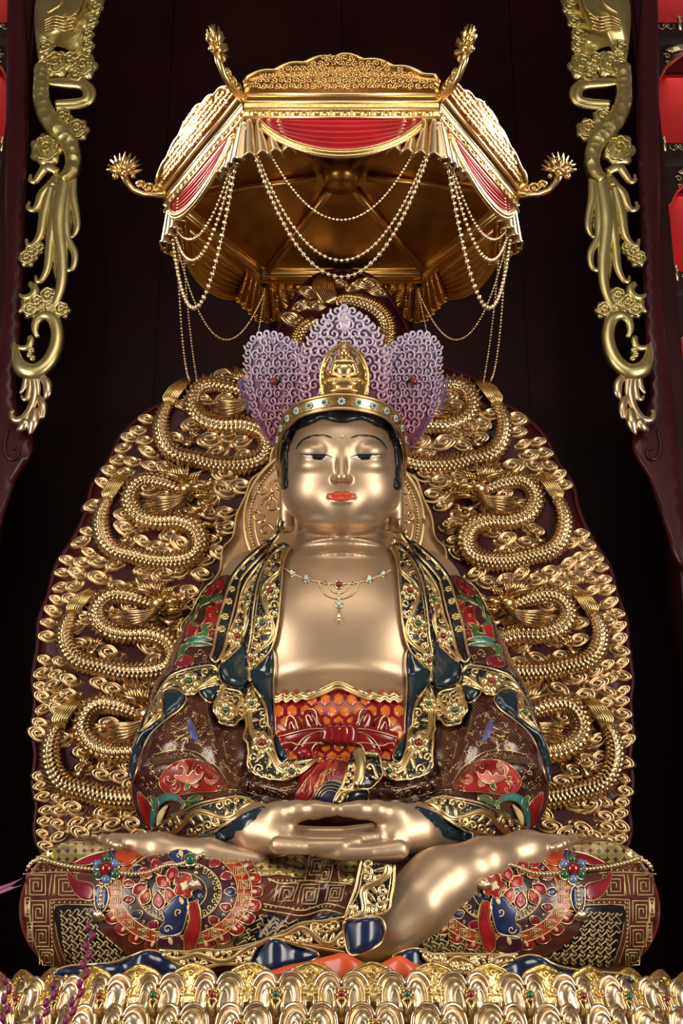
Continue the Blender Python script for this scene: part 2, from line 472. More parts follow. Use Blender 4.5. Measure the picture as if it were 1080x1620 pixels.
# ------------------------------------------------------------------ distance-field sculpting
class Field:
    def __init__(s, lo, hi, h):
        s.lo = np.array(lo, float); s.h = h
        n = [int(math.ceil((b-a)/h))+1 for a, b in zip(lo, hi)]
        ax = [s.lo[i] + h*np.arange(n[i]) for i in range(3)]
        s.X, s.Y, s.Z = np.meshgrid(*ax, indexing='ij', sparse=True)
        s.n = n; s.d = np.full(n, 10., np.float32)
    def _rc(s, a, b, ra, rb, X=None):
        X, Y, Z = X if X else (s.X, s.Y, s.Z); a = np.array(a, float); b = np.array(b, float); ab = b-a; L = max(ab@ab, 1e-12)
        t = np.clip(((X-a[0])*ab[0] + (Y-a[1])*ab[1] + (Z-a[2])*ab[2])/L, 0, 1)
        return np.sqrt((X-a[0]-t*ab[0])**2 + (Y-a[1]-t*ab[1])**2 + (Z-a[2]-t*ab[2])**2) - (ra + (rb-ra)*t)
    def _el(s, c, r, X=None):
        X, Y, Z = X if X else (s.X, s.Y, s.Z)
        x, y, z = (X-c[0])/r[0], (Y-c[1])/r[1], (Z-c[2])/r[2]
        k = np.sqrt(x*x+y*y+z*z); g = np.sqrt((x/r[0])**2 + (y/r[1])**2 + (z/r[2])**2)
        return k*(k-1)/np.maximum(g, 1e-6)
    def add(s, d, k=.05):
        h = np.clip(.5+.5*(s.d-d)/k, 0, 1); s.d = (s.d*(1-h) + d*h - k*h*(1-h)).astype(np.float32)
    def sub(s, d, k=.05):
        d = -d; h = np.clip(.5-.5*(s.d-d)/k, 0, 1); s.d = (s.d*(1-h) + d*h + k*h*(1-h)).astype(np.float32)
    def _sub(s, lo, hi):
        i = [max(0, int((lo[a]-s.lo[a])/s.h)) for a in range(3)]; j = [max(i[a]+1, min(s.n[a], int((hi[a]-s.lo[a])/s.h)+2)) for a in range(3)]
        i = [min(i[a], s.n[a]-1) for a in range(3)]
        return tuple(slice(a, b) for a, b in zip(i, j)), (s.X[i[0]:j[0]], s.Y[:, i[1]:j[1]], s.Z[:, :, i[2]:j[2]])
    def _addl(s, sl, d, k):
        o = s.d[sl]; h = np.clip(.5+.5*(o-d)/k, 0, 1); s.d[sl] = o*(1-h) + d*h - k*h*(1-h)
    def rc(s, a, b, ra, rb, k=.05):
        m = max(ra, rb)+k+4*s.h; lo = [min(a[i], b[i])-m for i in range(3)]; hi = [max(a[i], b[i])+m for i in range(3)]
        sl, X = s._sub(lo, hi); s._addl(sl, s._rc(a, b, ra, rb, X), k)
    def el(s, c, r, k=.05):
        m = k+4*s.h; sl, X = s._sub([c[i]-r[i]-m for i in range(3)], [c[i]+r[i]+m for i in range(3)]); s._addl(sl, s._el(c, r, X), k)
    def chain(s, pts, k=.05):
        """pts: (px, py, Y, r_px)"""
        for p, q in zip(pts[:-1], pts[1:]):
            s.rc(U(*p[:3]), U(*q[:3]), p[3]*kpx(p[1], p[2]), q[3]*kpx(q[1], q[2]), k)
    def mesh(s):
        d = s.d; neg = d < 0; n = s.n
        c = [(i, j, k) for i in (0, 1) for j in (0, 1) for k in (0, 1)]
        sl = lambda o: d[o[0]:n[0]-1+o[0], o[1]:n[1]-1+o[1], o[2]:n[2]-1+o[2]]
        cnt = sum((sl(o) < 0).astype(np.int8) for o in c)
        act = (cnt > 0) & (cnt < 8); I = np.argwhere(act)
        idx = np.full(act.shape, -1, np.int32); idx[act] = np.arange(len(I))
        acc = np.zeros((len(I), 3)); num = np.zeros(len(I))
        for a in range(8):
            for b in range(a+1, 8):
                A, B = np.array(c[a]), np.array(c[b])
                if np.abs(A-B).sum() != 1: continue
                fa = d[tuple((I+A).T)]; fb = d[tuple((I+B).T)]; m = (fa < 0) != (fb < 0)
                t = np.where(m, fa/np.where(m, fa-fb, 1), 0)
                acc += np.where(m[:, None], A+(B-A)*t[:, None], 0); num += m
        V = s.lo + s.h*(I + acc/num[:, None])
        Fs = []
        for ax in range(3):
            o = [0, 0, 0]; o[ax] = 1
            a0 = neg[:n[0]-o[0], :n[1]-o[1], :n[2]-o[2]]; a1 = neg[o[0]:, o[1]:, o[2]:]
            E = np.argwhere(a0 != a1); u, v = [(1, 2), (2, 0), (0, 1)][ax]
            ok = (E[:, u] > 0) & (E[:, v] > 0) & (E[:, u] < n[u]-1) & (E[:, v] < n[v]-1) & (E[:, ax] < n[ax]-1); E = E[ok]
            du = np.zeros(3, int); du[u] = 1; dv = np.zeros(3, int); dv[v] = 1
            q = [idx[tuple((E-x).T)] for x in (du*0, du, du+dv, dv)]
            flip = neg[tuple(E.T)]
            Q = np.stack(q, 1); Q[~flip] = Q[~flip][:, ::-1]
            Fs.append(Q)
        return V, np.vstack(Fs)
def np_mesh(name, V, Q):
    me = bpy.data.meshes.new(name); me.vertices.add(len(V)); me.vertices.foreach_set('co', np.asarray(V, np.float32).ravel())
    me.loops.add(Q.size); me.loops.foreach_set('vertex_index', Q.astype(np.int32).ravel())
    me.polygons.add(len(Q)); me.polygons.foreach_set('loop_start', np.arange(0, Q.size, 4, dtype=np.int32)); me.polygons.foreach_set('loop_total', np.full(len(Q), 4, np.int32))
    me.update(calc_edges=True); me.validate(); return me
def vnormals(V, Q):
    n = np.cross(V[Q[:, 2]]-V[Q[:, 0]], V[Q[:, 3]]-V[Q[:, 1]]); N = np.zeros_like(V)
    for j in range(4):
        for a in range(3): N[:, a] += np.bincount(Q[:, j], n[:, a], len(V))
    return N/np.maximum(np.sqrt((N**2).sum(1)), 1e-12)[:, None]
def relax(V, Q, it=2, lam=.5):
    E = np.vstack([Q[:, [0, 1]], Q[:, [1, 2]], Q[:, [2, 3]], Q[:, [3, 0]]])
    c = np.maximum(np.bincount(E[:, 0], minlength=len(V)) + np.bincount(E[:, 1], minlength=len(V)), 1)
    for _ in range(it):
        W = np.stack([np.bincount(E[:, 0], V[E[:, 1], a], len(V)) + np.bincount(E[:, 1], V[E[:, 0], a], len(V)) for a in range(3)], 1)/c[:, None]
        V = V*(1-lam) + W*lam
    return V
def ridges(V, Q, ridge):
    """push front-facing vertices along their normals by gaussian ridges drawn in px: (polyline, amp m, width px)"""
    N = vnormals(V, Q); x, y = to_px(V); X = np.stack([x, y], 1); D = V-np.array(CAMP); fr = np.clip(-(N*D).sum(1)/np.sqrt((D**2).sum(1))*2, 0, 1); h = np.zeros(len(V))
    for pl, amp, wd in ridge:
        A = spl(pl, step=8); h += amp*np.exp(-(poly_dist(X, A, False)/wd)**2)
    return V + N*(h*fr)[:, None]
def bvh_of(V, Q): return BVHTree.FromPolygons([tuple(p) for p in V], [tuple(int(i) for i in q) for q in Q])
# ------------------------------------------------------------------ the room
def struct(name, mb, mat, parent=None):
    o = mb.build(name, mat, parent, smooth=False)
    if parent is None: o['kind'] = 'structure'
    return o
HX = -.063                                   # the hall's axis
struct('floor', MB().box((-9, -4, -.1), (9, 10.6, 0)), 'floor_stone')
wb = struct('wall_back', MB().box((-9, 10.35, 0), (9, 10.6, 11)), 'lacquer_wall')
for x in np.arange(-6, 6.1, 1.5):            # vertical boards of the lacquered wall
    MB().box((x+.006, 10.335, 0), (x+1.494, 10.35, 11)).build('board', 'lacquer_wall', wb, smooth=False)
for s_, nm in ((-1, 'trim_1'), (1, 'trim_2')):   # tall posts beside the shrine
    x0, x1 = sorted((HX+s_*2.345, HX+s_*2.50))
    p = struct(nm, MB().box((x0, 9.12, 0), (x1, 9.5, 11)), 'lacquer_post')
    MB().box((x0+.03, 9.10, 0), (x1-.03, 9.12, 11)).build('moulding', 'lacquer_post', p, smooth=False)
# ------------------------------------------------------------------ niche cabinets beside the posts
def cabinet(s_, label):
    X = lambda d: HX + s_*d
    t = thing('niche_cabinet', label, 'cabinet', (X(3.1), 9.5, 0), 'red niche cabinets flanking the shrine')
    def bx(name, d0, d1, y0, y1, z0, z1, mat, par=t):
        a, b = sorted((X(d0), X(d1))); return MB().box((a, y0, z0), (b, y1, z1)).build(name, mat, par, smooth=False)
    bx('back_panel', 2.5, 3.7, 9.75, 9.8, 0, 11, 'niche_red')
    bx('side_panel', 2.50, 2.53, 9.3, 9.75, 0, 11, 'dark_wood'); bx('side_panel', 3.68, 3.72, 9.3, 9.75, 0, 11, 'dark_wood')
    # shelves at the heights the photograph shows, then evenly down
    hs = [U(1050, q, 9.3).z for q in (55, 247, 452)]; gap = hs[1]-hs[2]
    hs = [hs[0]+gap] + hs + [hs[2]-gap*i for i in range(1, 5)]
    for i, z in enumerate(hs):
        bx('shelf', 2.53, 3.68, 9.28, 9.75, z-.04, z+.03, 'dark_wood')
        # low railing with gilt posts and scrolls
        rl = bx('railing', 2.53, 3.68, 9.30, 9.32, z+.03, z+.12, 'dark_wood')
        for k in range(6):
            d = 2.555+k*.215
            MB().tube([(X(d), 9.29, z+.03), (X(d), 9.29, z+.145)], .016, 8).ball((X(d), 9.29, z+.15), .02).build('gilt_post', 'gold_pale', rl)
            if k < 5:
                mb = MB(); c = X(d+.107)
                for q in (-1, 1):
                    mb.tube([(c+q*(.005+.045*t+.018*cos(7*t)), 9.293, z+.075+.025*sin(7*t)) for t in np.linspace(0, 1, 12)], .005, 4)
                mb.ball((c, 9.293, z+.075), .012, 6, 4)
                mb.build('gilt_scroll', 'gold_pale', rl)
        # carved spandrel with an ogee edge under the shelf
        zt = z-.04; G = []; edge = []
        for k in range(25):
            d = 2.53+1.15*k/24; u = abs(k/24*2-1)
            drop = .07+.30*max(0, (u-.42)/.58)**1.2 + .05*(1 if u > .9 else 0)
            G.append([(X(d), 9.33, zt), (X(d), 9.33, zt-drop)]); edge.append((X(d), 9.322, zt-drop))
        sp = MB().grid(G).build('spandrel', 'dark_wood', t, smooth=False)
        MB().tube(edge, .012, 6).build('spandrel_edge', 'lip_red', sp)
        for q in (0, 1):
            d0 = 2.60 if q == 0 else 3.61; sg = 1 if q == 0 else -1
            mb = MB(); cx = d0+sg*.10; cz = zt-.10
            for k in range(11):
                a = pi*(.05+.9*k/10); mb.tube([(X(cx), 9.32, cz-.01), (X(cx+sg*.07*cos(a)), 9.318, cz+.055*sin(a))], [.012, .005], 5)
            mb.ball((X(cx), 9.318, cz), .03, 8, 5, (1, .4, .7))
            for (ax, az, r) in ((-.05, -.05, .028), (-.045, -.12, .022), (.10, -.01, .028), (.15, .02, .02)):
                mb.tube([(X(cx+sg*(ax+r*t*cos(9*t))), 9.32, cz+az+r*t*sin(9*t)) for t in np.linspace(.15, 1, 14)], .0055, 4)
            mb.build('gilt_peony', 'gold_pale', sp)
        l = bpy.data.lights.new('niche_lamp', 'AREA'); l.energy = 2.2; l.size = .6; l.color = (1, .85, .75)
        lo = bpy.data.objects.new('niche_lamp', l); COL.objects.link(lo); lo.location = (X(3.05), 9.50, zt-.03)
        lo.parent = t; lo.location -= t.location
    return t
cabinet(-1, 'tall red niche cabinet beside the dark shrine post')
cabinet(1, 'tall red niche cabinet beside the dark shrine post')
# ------------------------------------------------------------------ the statue: sculpted volumes
statue = thing('seated_statue', 'large golden seated statue in painted robe, hands joined in its lap, on the lotus throne', 'statue', U(538, 1535, 7.6))
# head frame, unit = 1 px at the head
HC = U(540, 750, 7.75); HK = kpx(750, 7.75); BOW = radians(16.0)
EF = Vector((0, -cos(BOW), -sin(BOW))); EU = Vector((0, -sin(BOW), cos(BOW))); VA = radians(22.1)-BOW
def HP(hx, d, hz): return HC + (Vector((1, 0, 0))*hx + EF*d + EU*hz)*HK
def hz_of(py, d): return ((750-py) - d*sin(VA))/cos(VA)
f = Field((-.95, 7.1, 2.35), (.95, 8.75, 5.30), .0095)
# chest, neck
f.el(U(538, 1030, 8.06), (.66, .50, .66), .05)
f.el(U(478, 1010, 7.90), (.34, .30, .36), .10); f.el(U(598, 1010, 7.90), (.34, .30, .36), .10)
f.rc(U(410, 935, 8.12), U(666, 935, 8.12), .25, .25, .12)
f.rc(U(540, 925, 8.02), U(540, 820, 7.98), .27, .262, .10)
for py, r in ((903, .322), (878, .300), (857, .286)):
    f.el(U(540, py, 8.0), (r, r, .040), .014)
f.el(U(538, 1185, 7.88), (.62, .50, .46), .08)
# head
hs, (hX, hY, hZ) = f._sub((-.45, 7.1, HC.z-.55), (.45, 8.4, HC.z+.65))
Xh = (hX-HC.x)/HK + 0*hY + 0*hZ
dY = (hY-HC.y)/HK; dZ = (hZ-HC.z)/HK
Dh = dY*EF.y + dZ*EF.z + 0*hX; Zh = dY*EU.y + dZ*EU.z + 0*hX
H3 = tuple(a.astype(np.float32) for a in (Xh, Dh, Zh)); g = Field.__new__(Field); g.d = np.full(Xh.shape, 500., np.float32)
E = lambda c, r: Field._el(None, c, r, H3)
R = lambda a, b, ra, rb: Field._rc(None, a, b, ra, rb, H3)
g.add(E((0, 0, 18), (89, 99, 108)), 1)
g.add(E((0, 22, -36), (87, 72, 56)), 18)
for s_ in (-1, 1):
    g.add(E((s_*38, 43, -30), (44, 41, 48)), 26)
g.add(E((0, 70, -64), (36, 27, 24)), 14)
g.add(E((0, 40, -78), (62, 48, 20)), 10)
for s_ in (-1, 1):
    g.sub(E((s_*41, 117, 24), (31, 25, 19)), 10)     # sockets
    g.add(E((s_*38, 69, 26), (31, 27, 18.5)), 4)     # lids
    g.add(E((s_*38, 70, 4), (30, 24, 14)), 10)       # lower lids
g.add(R((0, 84, 52), (0, 106, -11), 4.6, 8.0), 7)
g.add(E((0, 107, -16), (9.8, 10, 8.5)), 4)
for s_ in (-1, 1): g.add(E((s_*10.5, 97, -19), (5.6, 7.5, 5.4)), 3.5)
g.add(E((0, 82, -49), (28, 14, 19)), 16)
for s_ in (-1, 1): g.add(E((s_*9, 96.5, -44.6), (15, 6.5, 4.6)), 2)
g.add(E((0, 97, -52.0), (18, 7, 5.2)), 1.6)
for s_ in (-1, 1):                                   # ears with long lobes
    g.add(E((s_*90, -4, 14), (9, 16, 36)), 4)
    g.add(R((s_*90, 0, -8), (s_*86, 2, -82), 8.0, 12.5), 6)
    g.sub(E((s_*100, 3, 18), (6, 8, 22)), 4)
f._addl(hs, g.d*HK, .03)
del H3, Xh, Dh, Zh, dY, dZ
bV, bQ = f.mesh(); bV = relax(bV, bQ, 1, .4)
# wrists and hands, the tips of the thumbs touching
f = Field((-1.1, 6.3, 1.75), (1.1, 7.75, 2.75), .0095)
for m in (lambda x: x, lambda x: 1066-x):
    f.chain([(m(296), 1314, 7.35, 38), (m(365), 1316, 7.04, 36), (m(405), 1312, 6.90, 36), (m(432), 1314, 6.84, 33)], .05)
    f.chain([(m(408), 1304, 6.88, 28), (m(440), 1290, 6.79, 19), (m(470), 1283, 6.74, 14.5), (m(497), 1281, 6.71, 12), (m(521), 1281, 6.70, 11.5)], .04)
    f.chain([(m(410), 1318, 6.86, 33), (m(448), 1327, 6.78, 25)], .05)
for (dy, Y, x1) in ((-2, 6.92, 588), (5, 6.84, 600), (12, 6.76, 590), (18, 6.68, 566)):
    f.chain([(440, 1319+dy, Y, 15), (490, 1322+dy, Y-.04, 13), (540, 1321+dy, Y-.04, 11.5), (x1, 1313+dy, Y, 9)], .004)
for (dy, Y, x1) in ((10, 6.92, 500), (16, 6.84, 490), (22, 6.76, 494), (27, 6.68, 506)):
    f.chain([(632, 1317+dy, Y, 16), (585, 1322+dy, Y-.03, 13.5), (540, 1323+dy, Y-.04, 11.5), (x1, 1321+dy, Y-.02, 9.5)], .004)
aV, aQ = f.mesh(); aV = relax(aV, aQ, 1, .5)
# feet, soles turned up, and the bare shin
f = Field((-1.62, 6.25, 1.5), (1.62, 7.35, 2.5), .0115)
f.chain([(178, 1331, 6.98, 14), (250, 1343, 6.92, 23), (330, 1354, 6.86, 24), (405, 1366, 6.84, 22)], .06)
for i in range(5): f.chain([(176+i*3, 1330+i*2, 7.06-.05*i, 9), (160+i*5, 1326+i*2.5, 7.06-.05*i, 8.5-.6*i)], .012)
f.chain([(888, 1334, 6.98, 15), (830, 1347, 6.90, 28), (765, 1367, 6.80, 37), (708, 1390, 6.76, 43), (680, 1393, 6.74, 42)], .08)
for i in range(5): f.chain([(890-i*3, 1333+i*2, 7.06-.05*i, 9), (907-i*5, 1327+i*2.5, 7.06-.05*i, 9.5-.6*i)], .012)
f.chain([(700, 1398, 6.73, 44), (662, 1432, 6.67, 44), (618, 1470, 6.64, 36), (582, 1494, 6.66, 28)], .10)
cV, cQ = f.mesh(); cV = relax(cV, cQ, 4, .5)
hV = np.vstack([aV, cV]); hQ = np.vstack([aQ, cQ+len(aV)])
SKV = np.vstack([bV, hV]); SKQ = np.vstack([bQ, hQ+len(bV)])
body = mk('body', np_mesh('body', SKV, SKQ), 'gold_skin', statue)
body['label'] = 'satin gold skin of head, chest, hands and feet'
T_head = bvh_of(bV, bQ); T_hand = bvh_of(hV, hQ)
# robe: shoulders, arms and wide sleeves
f = Field((-1.35, 6.75, 1.7), (1.35, 8.75, 4.5), .0165)
for m in (lambda x: x, lambda x: 1076-x):
    f.chain([(m(462), 905, 8.16, 34), (m(428), 946, 8.14, 58), (m(386), 982, 8.10, 66), (m(366), 1020, 8.05, 72), (m(350), 1060, 8.0, 76), (m(328), 1120, 7.88, 84), (m(307), 1195, 7.70, 91), (m(304), 1245, 7.50, 90)], .10)
    f.chain([(m(304), 1245, 7.48, 90), (m(318), 1275, 7.32, 62), (m(352), 1296, 7.10, 45), (m(384), 1301, 6.98, 38)], .08)
    f.chain([(m(404), 960, 8.08, 52), (m(408), 1060, 8.02, 60), (m(412), 1150, 7.84, 70), (m(425), 1230, 7.62, 66), (m(470), 1275, 7.45, 50)], .08)
f.chain([(430, 1245, 7.55, 55), (538, 1262, 7.42, 48), (646, 1245, 7.55, 55)], .08)
rV, rQ = f.mesh(); rV = relax(rV, rQ, 2, .5)
fold = []
for m in (lambda p: p, lambda p: mir(p)):
    fold += [(m([(322, 1120), (330, 1165), (352, 1215), (395, 1250)]), .035, 9), (m([(345, 1130), (358, 1180), (382, 1222)]), -.035, 10), (m([(300, 1110), (303, 1150), (290, 1180)]), .02, 9),
             (m([(240, 1190), (290, 1185), (330, 1205), (365, 1245)]), -.035, 12), (m([(228, 1225), (270, 1213), (320, 1228), (360, 1262)]), .03, 12), (m([(378, 1130), (384, 1180), (380, 1225), (400, 1250)]), .02, 8),
             (m([(395, 1060), (380, 1140)]), -.03, 12), (m([(400, 1240), (450, 1252), (500, 1250)]), .02, 7), (m([(400, 1252), (450, 1265), (500, 1262)]), -.02, 7)]
rV = ridges(rV, rQ, fold)
T_robe = bvh_of(rV, rQ)
ux, uy = to_px(rV)
robe = mk('robe', np_mesh('robe', rV, rQ), 'robe_maroon', statue, uv=np.stack([ux/100, -uy/100], 1)); robe['label'] = 'dark maroon robe sleeves with fine gilt weave'
# lap: the crossed legs under the painted skirt
f = Field((-1.95, 6.28, 1.42), (1.95, 8.7, 2.75), .017)
for m in (lambda x: x, lambda x: 1074-x):
    f.chain([(m(136), 1434, 7.32, 103), (m(200), 1437, 7.16, 102), (m(300), 1440, 6.98, 93), (m(420), 1448, 6.86, 80), (m(540), 1458, 6.82, 70)], .06)
    f.chain([(m(150), 1430, 7.40, 96), (m(300), 1415, 7.7, 90), (m(440), 1400, 8.0, 95)], .1)
f.chain([(420, 1440, 7.2, 85), (660, 1440, 7.2, 85)], .1)
lV, lQ = f.mesh(); lV = relax(lV, lQ, 2, .5)
fold = [([(405, 1480), (450, 1425), (490, 1385), (515, 1362)], -.03, 8), ([(430, 1490), (475, 1430), (512, 1395), (535, 1375)], .035, 9), ([(470, 1480), (505, 1440), (540, 1390)], -.025, 8),
        ([(380, 1470), (430, 1415), (462, 1385)], .02, 9), ([(500, 1365), (505, 1400)], -.02, 6), ([(530, 1362), (548, 1420)], .02, 7)]
lV = ridges(lV, lQ, fold)
T_lap = bvh_of(lV, lQ); ux, uy = to_px(lV)
lap = mk('skirt', np_mesh('skirt', lV, lQ), 'lap_red', statue, uv=np.stack([ux/100, -uy/100], 1)); lap['label'] = 'painted red skirt wrapped over the crossed legs'
P_skin = on_bvh([T_head]); P_hand = on_bvh([T_hand], 6.8); P_robe = on_bvh([T_robe, T_head], 7.8); P_lap = on_bvh([T_lap], 7.1); P_all = on_bvh([T_head, T_robe, T_lap], 7.5); P_low = on_bvh([T_lap, T_hand], 7.1)
# ------------------------------------------------------------------ painted face, hair
def mirror_all(fn):
    for m in (lambda p: [tuple(q) for q in p], lambda p: mir(p, 540)): fn(m)
def face(m):
    z = lambda L: m([(440+x/5.4, 640+y/5.4) for x, y in L])
    ew = MB(); patch(ew, z([(205, 432), (260, 430), (330, 431), (410, 434), (464, 455), (420, 470), (340, 475), (265, 462)]), P_skin, .002, .003, 3, 2.2, .006)
    eye = ew.build('eye', 'eye_white', statue)
    ir = MB(); patch(ir, z([(288, 431), (350, 431), (410, 434), (408, 454), (382, 472), (340, 474), (303, 468), (288, 450)]), P_skin, .0035, .003, 3, 2.2, .006)
    ir.build('iris', 'ink_black', eye)
    lid = MB(); line(lid, z([(198, 428), (260, 424), (330, 426), (410, 429), (465, 452)]), P_skin, .0035, 0.003, 3, 5, taper=True); lid.build('eyelid_line', 'ink_black', eye)
    br = MB(); patch(br, z([(150, 385), (180, 325), (230, 283), (300, 260), (380, 255), (430, 266), (470, 290), (425, 282), (370, 275), (300, 280), (238, 304), (194, 338)]), P_skin, .0015, 0, 3, 3, .004)
    br.build('eyebrow', 'ink_black', statue)
mirror_all(face)
lp = MB(); z = lambda L: [(440+x/5.4, 640+y/5.4) for x, y in L]
patch(lp, z([(412, 785), (455, 760), (500, 742), (538, 752), (578, 740), (620, 760), (660, 785), (625, 812), (575, 824), (538, 826), (495, 824), (450, 812)]), P_skin, .003, .003, 3, 2.5, .008, fn=lambda x, y: -.005*math.exp(-((y-786)/1.6)**2))
lp.build('lips', 'lip_red', statue)
u_ = MB(); c, n = P_skin(541, 690); u_.ball(c+n*.004, .011, 10, 6); u_.build('forehead_jewel', 'jewel_clear', statue)
# hair: painted fringe with fine combed strands, and a cap behind the ears
hb = MB()
hair = [(446, 772), (457, 770), (457, 740), (459, 714), (468, 685), (490, 674), (511, 665), (526, 669), (540, 670), (555, 669), (572, 666), (592, 675), (613, 687), (620, 714), (622, 745), (621, 772), (634, 772), (634, 730), (632, 700), (622, 665), (600, 640), (570, 628), (540, 624), (510, 628), (480, 640), (458, 665), (449, 700), (446, 730)]
patch(hb, hair, P_skin, .006, .016, 8, 4, .03, fn=lambda x, y: .0025*sin(atan2(y-760, x-540)*150))
hair_o = hb.build('hair', 'hair_black', statue)
cap = MB(); G = []
for i in range(25):
    a = 2*pi*i/24; r = []
    for j in range(10):
        b = pi*j/9 - pi/2
        r.append(HP(93*cos(b)*cos(a), -18 + 88*cos(b)*sin(a), 30+100*sin(b)))
    G.append(r)
cap.grid(G); cap.build('hair_cap', 'hair_black', hair_o)
# ------------------------------------------------------------------ crown
crown = thing('crown', 'lavender scrollwork crown of upright leaves with a gold jewelled band, worn on the statue head', 'crown', HP(0, 0, 90))
AZ = [(-112, -12), (-100, 10), (-82, 46), (-59, 74), (-37, 91), (0, 99), (37, 91), (59, 74), (82, 46), (100, 10), (112, -12)]
def band_pt(a, dh=0., dr=0.):
    hz = np.interp(a, [q[0] for q in AZ], [q[1] for q in AZ]); t = radians(a)
    return HP((99+dr)*sin(t), (106+dr)*cos(t), hz+dh)
AA = np.linspace(-112, 112, 90)
# smooth the height profile
AZs = spl([(a, h) for a, h in AZ], n=60); AZ = [tuple(q) for q in AZs]
G = []
for a in AA: G.append([band_pt(a, -11, -2), band_pt(a, -11, 3), band_pt(a, -3, 1.5), band_pt(a, 5, 2.5), band_pt(a, 9, 4), band_pt(a, 9, -2)])
bd = MB().grid(G).build('crown_band', 'gold_bright', crown)
MB().tube([band_pt(a, -11, 3) for a in AA], HK*2.2, 6).tube([band_pt(a, 10, 3.5) for a in AA], HK*2.6, 6).build('rim', 'gold_line', bd)
for a in (-78, -66, -54, -42, -28.5, -14.5, 0, 14.5, 28.5, 42, 54, 66, 78):
    c = band_pt(a, 0, 4.5); t = radians(a); nrm = Vector((sin(t), 0, 0)) + EF*cos(t); up = EU; side = nrm.cross(up).normalized()
    mb = MB()
    for k in range(7):
        q = 2*pi*k/7; mb.ball(c + (side*cos(q)+up*sin(q))*HK*4.0, HK*1.9, 6, 4)
    rs = mb.build('rosette', 'jewel_clear', bd)
    MB().ball(c+nrm*HK*1.2, HK*2.4, 8, 5).build('gem', 'jewel_green' if abs(a) < 40 else 'jewel_blue', bd)
# one spiral curl, unit radius, facing -Y
cm = MB(); pts = [(q*cos(th), -.10-.05*q, q*sin(th)) for q, th in [(.10+.90*(i/15), 2*pi*1.35*(i/15)) for i in range(16)]]
pts += [(1.02, -.08, -.35), (.8, -.04, -.85)][:0]
cm.tube(pts, [.13+.10*min(1, i/6) for i in range(len(pts))], 5)
curl_me = local_mesh('curl', cm, 'crown_curl'); cs = MB(); cs.v = cm.v; cs.f = cm.f; curl_side = local_mesh('curl_side', cs, 'crown_side')
def leaf(name, poly, P0, N, mat_plate, curl, sp, rr, seed, lbl=None):
    rnd = random.Random(seed); pr = on_tplane(P0, N); mb = MB()
    patch(mb, poly, pr, 0, .012, 14, 8, .02)
    o = mb.build(name, mat_plate, crown)
    if lbl: o['label'] = lbl
    B = [tuple(q[:2]) for q in spl(poly, step=sp*.88, closed=True)]
    cxm = np.mean([b[0] for b in B]); bot = max(b[1] for b in B)
    spots = [(x, y, 1.0, True) for x, y in B if y < (632 if abs(x-543) < 62 else min(bot-4, 655))]
    ys = min(b[1] for b in B)+sp*.9; row = 0
    inner = []
    while ys < bot:
        xs = min(b[0] for b in B) + (sp*.5 if row % 2 else 0)
        while xs < max(b[0] for b in B):
            x = xs+rnd.uniform(-1.2, 1.2); y = ys+rnd.uniform(-1.2, 1.2)
            if in_poly(x, y, B) and y < 622+max(0, abs(x-541)-55)*1.5: inner.append((x, y))
            xs += sp
        ys += sp*.86; row += 1
    if inner:
        D = poly_dist(inner, B); spots += [(x, y, rnd.uniform(.8, 1.08), False) for (x, y), d in zip(inner, D) if d > sp*.62]
    for x, y, q, edge in spots:
        p, n = pr(x, y); r = rr*q*HK; hand = -1 if x < cxm else 1
        if rnd.random() < .2 and not edge: hand = -hand
        yy = n*-1; zz = Vector((0, 0, 1)); zz = (zz - yy*zz.dot(yy)).normalized(); xx = yy.cross(zz)
        ang = rnd.uniform(-.5, .5) + (2.2 if edge else rnd.uniform(-1, 1))
        m4 = Matrix((xx*hand, yy, zz)).transposed().to_4x4() @ Matrix.Rotation(ang, 4, 'Y') @ Matrix.Scale(r, 4); m4.translation = p + n*(.016 if edge else .022)
        inst(curl, 'curl', o, m4)
    return o
def plane_at(px, py, d, yaw, lean):
    """leaf plane through head-frame depth d; yaw turns it round the head, lean tips its top outward"""
    P = HP(px-540, d, hz_of(py, d)); N = Vector((sin(yaw), 0, 0)) + EF*cos(yaw); N = (N + EU*-lean).normalized()
    return P, N
cl = [(484, 612), (482, 585), (486, 556), (499, 525), (517, 505), (545, 489), (574, 505), (593, 525), (603, 556), (606, 585), (603, 612), (595, 645), (495, 645)]
sl = [(440, 700), (412, 662), (400, 615), (395, 570), (400, 541), (422, 529), (452, 535), (476, 556), (490, 590), (508, 648), (470, 672)]
el_ = [(383, 602), (400, 604), (425, 640), (448, 705), (430, 705), (402, 660), (390, 630)]
for q, m in ((-1, lambda p: p), (1, lambda p: mir(p, 543))):
    P, N = plane_at(540+q*105, 660, -5, q*1.05, .15); leaf('crown_leaf', m(el_), P, N, 'crown_side', curl_side, 9, 6, 5+q, 'small dusky violet side leaf')
P, N = plane_at(540, 640, 78, 0, .10); leaf('crown_leaf', cl, P, N, 'crown_plate', curl_me, 15.5, 10, 3, 'pale lavender centre leaf of spiral curls')
for q, m in ((-1, lambda p: p), (1, lambda p: mir(p, 543))):
    P, N = plane_at(540+q*75, 660, 42, q*.62, .12); leaf('crown_leaf', m(sl), P, N, 'crown_plate', curl_me, 13.5, 9.2, 11+q, 'mauve leaf of spiral curls fading to pale lavender')
for q in (-1, 1):
    c, n = plane_at(540+q*75, 660, 42, q*.62, .12); pr = on_tplane(c, n); p, n = pr(441 if q < 0 else 646, 604)
    MB().ball(p+n*.05, HK*6.5, 10, 7).build('ruby', 'jewel_red', crown)
tip = MB(); pr = on_tplane(*plane_at(540, 640, 78, 0, .10))
patch(tip, [(545, 484), (550, 497), (556, 507), (552, 522), (545, 530), (538, 522), (534, 507), (540, 497)], pr, .02, .012, 5, 3, .02); tip.build('leaf_tip', 'crown_curl', crown)
